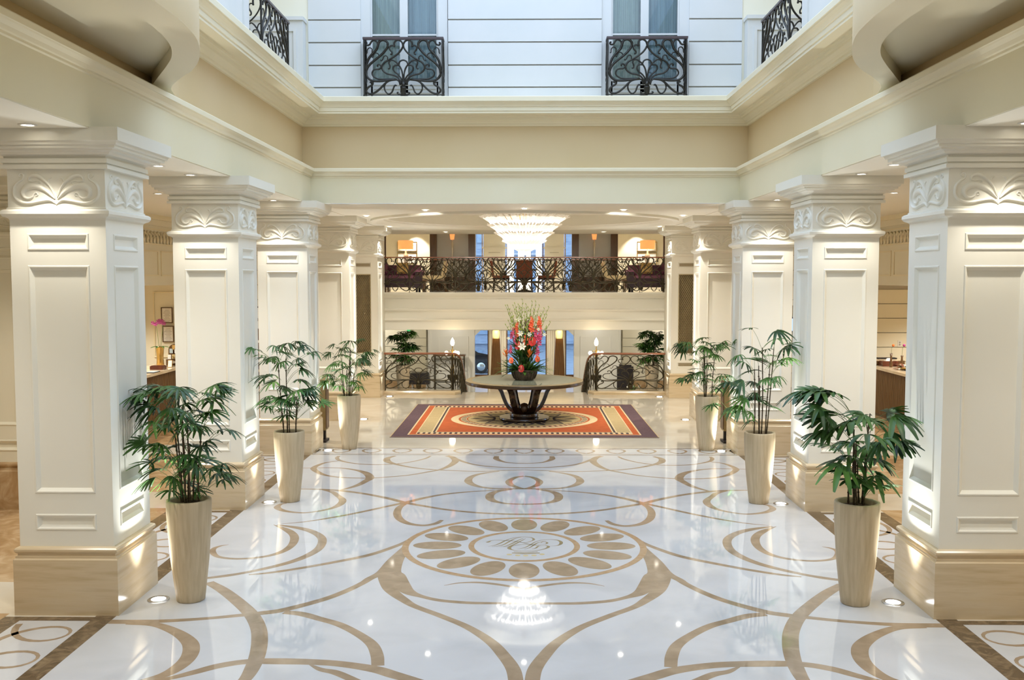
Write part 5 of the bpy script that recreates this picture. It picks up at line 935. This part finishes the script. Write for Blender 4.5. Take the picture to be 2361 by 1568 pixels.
for a, b, nm in ((-.60,-.36,'leftmost'),(-.22,.0,'second'),(.06,.22,'third'),(.40,.60,'rightmost')):
    m = MB(); N = 16; m.add([v for i in range(N+1) for v in ((a+(b-a)*i/N, 33.8+.02*sin(i*1.3), 2.602),(a+(b-a)*i/N, 33.8+.02*sin(i*1.3), 4.5))], [(2*i,2*i+2,2*i+3,2*i+1) for i in range(N)], 'sheer', True)
    tag(m.obj('sheer_curtain'), 'bright sheer curtain behind the chandelier, %s of four' % nm, 'curtain', 'bright sheer curtains in the central lounge window')
for s_, nm in ((-1, 'left'), (1, 'right')):
    def bx(m, a, b, *r): m.box(min(a*s_, b*s_), max(a*s_, b*s_), *r)
    t = thing('mirror_screen', 'tall dark-framed mirror screen on the mezzanine, %s of the chandelier' % nm, 'mirror screen', (0, 29.8, 2.6), 0, 'dark framed mirror screens')
    e = 1.49 if s_ < 0 else 1.44; g_ = 2.87 if s_ < 0 else 2.83
    for a in (e, g_-.21): m = MB(); bx(m, a, a+.21, -.1, .1, 0, 2.1, 'walnut'); m.obj('frame_post', t)
    m = MB(); bx(m, e, g_, -.14, .1, 0, .42, 'walnut'); m.obj('plinth', t); m = MB(); bx(m, e+.21, g_-.21, .0, .02, .42, 2.1, 'mirror'); m.obj('mirror', t)
    m = MB(); bx(m, 4.23, 4.31, 29.9, 30, 2.6, 4.7, 'walnut'); tag(m.obj('dark_post'), 'slim dark wooden post beside the farthest %s column, up in the lounge' % nm, 'post')
    t = thing('floor_lamp', 'slim torch floor lamp with small orange shade before the %s mirror screen' % nm, 'lamp', (-2.17 if s_ < 0 else 2.10, 29.45, 2.6), 0, 'torch lamps before the mirror screens')
    m = MB(); m.lathe(0,0,[(.12,0),(.12,.02),(.02,.05),(.014,.7),(.02,1.1),(.038,1.42),(.02,1.46),(.015,1.55)],'champagne',14); m.obj('pole', t); m = MB(); m.lathe(0,0,[(.055,1.54),(.08,1.72),(.075,1.72)],'orangeshade',18,(False,True)); m.obj('shade', t)
    X = -3.70 if s_ < 0 else 3.83
    t = thing('console_table', 'dark console table holding the orange lamp, %s end of the lounge' % nm, 'console table', (X, 30.6, 2.6)); m = MB(); m.box(-.6,.6,-.2,.2,.7,.75,'walnut'); m.obj('top', t)
    for x in (-.55,.55): m = MB(); m.box(x-.03,x+.03,-.18,.18,0,.7,'walnut'); m.obj('leg', t)
    t = thing('table_lamp', 'table lamp with wide glowing orange drum shade at the %s end of the lounge' % nm, 'lamp', (X, 30.5, 3.35), 0, 'orange drum table lamps')
    m = MB(); m.lathe(0,0,[(.07,0),(.08,.02),(.06,.1),(.10,.28),(.07,.36),(.03,.40),(.02,.55)],'whitering',16); m.obj('base', t); m = MB(); m.lathe(0,0,[(.235,.53),(.235,.80)],'orangeshade',32,(False,False)); m.lathe(0,0,[(.22,.80),(.22,.531)],'orangeshade',32,(False,False)); m.obj('shade', t)
    point('table_lamp_light', (X, 30.5, 4.02), 14, WARM, .08)
    spot('lounge_wallwash', (X+.05*s_, 33.55, 4.7), (X+.05*s_, 34.1, 2.8), 150, SOFT, 80, .5)
    for j, (z0, z1) in enumerate(((3.90,4.24),(3.47,3.86))):
        t = thing('framed_print', '%s of two gold framed prints on the lounge wall behind the %s orange lamp' % (('upper','lower')[j], nm), 'framed print', ((-4.07 if s_ < 0 else 4.24), 33.96, (z0+z1)/2), 0, 'gold framed prints on the lounge wall'); h = (z1-z0)/2; w_ = .345
        m = MB()
        for (a,b,c,d) in ((-w_,w_,h-.025,h),(-w_,w_,-h,-h+.025),(-w_,-w_+.025,-h+.025,h-.025),(w_-.025,w_,-h+.025,h-.025)): m.box(a,b,-.02,.03,c,d,'brass')
        m.obj('frame', t); m = MB(); m.box(-w_+.025,w_-.025,-.005,.03,-h+.025,h-.025,'paper'); m.obj('mount', t)
        m = MB(); m.box(-.12*s_-.05,-.12*s_+.04,-.008,-.005,-.06,.08,'ink'); m.obj('drawing', t)
    # sofa
    t = thing('sofa', 'plum sofa behind the railing at the %s end of the lounge' % nm, 'sofa', (3.85*s_, 28.0, 2.6), 0, 'plum lounge sofas')
    m = MB(); m.box(-.85,.85,-.35,.42,.12,.38,'blackvelvet'); m.obj('base', t)
    m = MB(); m.box(-.85,.85,.25,.45,.3,.76,'plum'); m.obj('backrest', t)
    for e in (-1,1):
        m = MB(); m.box(.85*e-.09,.85*e+.09,-.38,.45,.1,.6,'blackvelvet'); m.box(.85*e-.10,.85*e+.10,-.39,.46,.56,.62,'plum'); m.obj('armrest', t)
    for e in (-.4,.4): m = MB(); m.box(e-.39,e+.39,-.36,.25,.38,.46,'plum'); m.obj('seat_cushion', t)
    for x in (-.8,.8):
        for y in (-.3,.38): m = MB(); m.box(x-.03,x+.03,y-.03,y+.03,0,.12,'black'); m.obj('leg', t)
    for j, (dx, k, nmz) in enumerate(((.35,'goldsilk','gold'),(-.25,'plum','plum'))):
        c = MB(); c.lathe(0,0,[(.001,-.07),(.16,-.06),(.235,0),(.16,.06),(.001,.07)],k,4,(False,False),False); c.xf(Matrix.Translation((0,0,.20)) @ Matrix.Rotation(-.25,4,'X') @ Matrix.Rotation(pi/2,4,'X') @ Matrix.Rotation(pi/4,4,'Z'))
        o = c.obj('cushion'); o.location = (3.85*s_-dx*s_, 28.0+.08, 3.065); tag(o, '%s silk cushion leaning on the %s plum sofa' % (nmz, nm), 'cushion')
    # cream chair seen from the side
    t = thing('cream_chair', 'cream upholstered wooden armless chair near the %s plum sofa, turned sideways' % nm, 'chair', (2.55*s_, 27.4, 2.6), 0, 'cream lounge chairs')
    m = MB(); m.box(-.28,.28,-.24,.24,.34,.46,'creamfab'); m.obj('seat', t); bs = -s_
    m = MB(); m.box(-.05,.05,-.23,.23,0,.44,'creamfab'); m.xf(Matrix.Translation((.27*bs,0,.42)) @ Matrix.Rotation(.22*bs,4,'Y')); m.obj('backrest', t)
    m = MB(); m.box(-.29,.29,-.25,.25,.30,.345,'walnut'); m.obj('seat_frame', t)
    for e in (-1,1):
        m = MB(); m.tube([(-.25*bs,.21*e,0),(-.25*bs,.21*e,.32)],.02,'walnut',4); m.obj('leg', t)
        m = MB(); m.tube([(.36*bs,.21*e,0),(.27*bs,.21*e,.35),(.40*bs,.23*e,.86)],.02,'walnut',4); m.obj('leg', t)
def rust_chair(x, y, rz, label):
    t = thing('rust_chair', label, 'chair', (x, y, 2.6), rz, 'rust patterned chairs round the lounge table')
    m = MB(); m.box(-.23,.23,-.23,.23,.38,.46,'redfab'); m.obj('seat', t); m = MB(); m.box(-.22,.22,-.03,.03,0,.46,'redfab'); m.xf(Matrix.Translation((0,-.23,.42)) @ Matrix.Rotation(.12,4,'X')); m.obj('backrest', t); m = MB(); m.box(-.24,.24,-.24,.24,.34,.39,'darkwood'); m.obj('seat_frame', t)
    for a in (-.2,.2):
        for b in (-.2,.2): m = MB(); m.tube([(a*1.1,b*1.15,0),(a,b,.36)],.02,'darkwood',4); m.obj('leg', t)
rust_chair(0.0, 27.5, 0, 'rust patterned chair with its back to the lobby, at the middle of the lounge table')
rust_chair(-.66, 27.95, -pi/2, 'rust patterned chair facing right, on the left side of the lounge table')
rust_chair(.62, 27.95, pi/2, 'rust patterned chair facing left, on the right side of the lounge table')
t = thing('lounge_table', 'small round dark table between the rust patterned chairs in the lounge', 'table', (0, 28.15, 2.6)); m = MB(); m.lathe(0,0,[(.36,.6),(.38,.62),(.36,.64)],'darkwood',32); m.obj('top', t); m = MB(); m.lathe(0,0,[(.22,0),(.2,.03),(.04,.06),(.04,.6)],'darkwood',20); m.obj('pedestal', t)
for x in (-4.6, -1.8, 1.8, 4.6): spot('lounge_spot', (x, 31, 4.7), (x, 31.3, 2.6), 460, SOFT, 120)
for x in (-2.2, 2.2): spot('underpass_spot', (x, 27.2, 1.55), (x*1.1, 29.6, -.4), 60, SOFT, 130)
for x in (-3.9, 3.9): spot('landing_spot', (x*1.2, 29.7, 1.55), (x*.9, 30.9, .3), 70, SOFT, 130)
for y in (32, 36, 39.5): spot('entrance_spot', (0, y, 1.72), (0, y+.3, -1.2), 240, SOFT, 140)
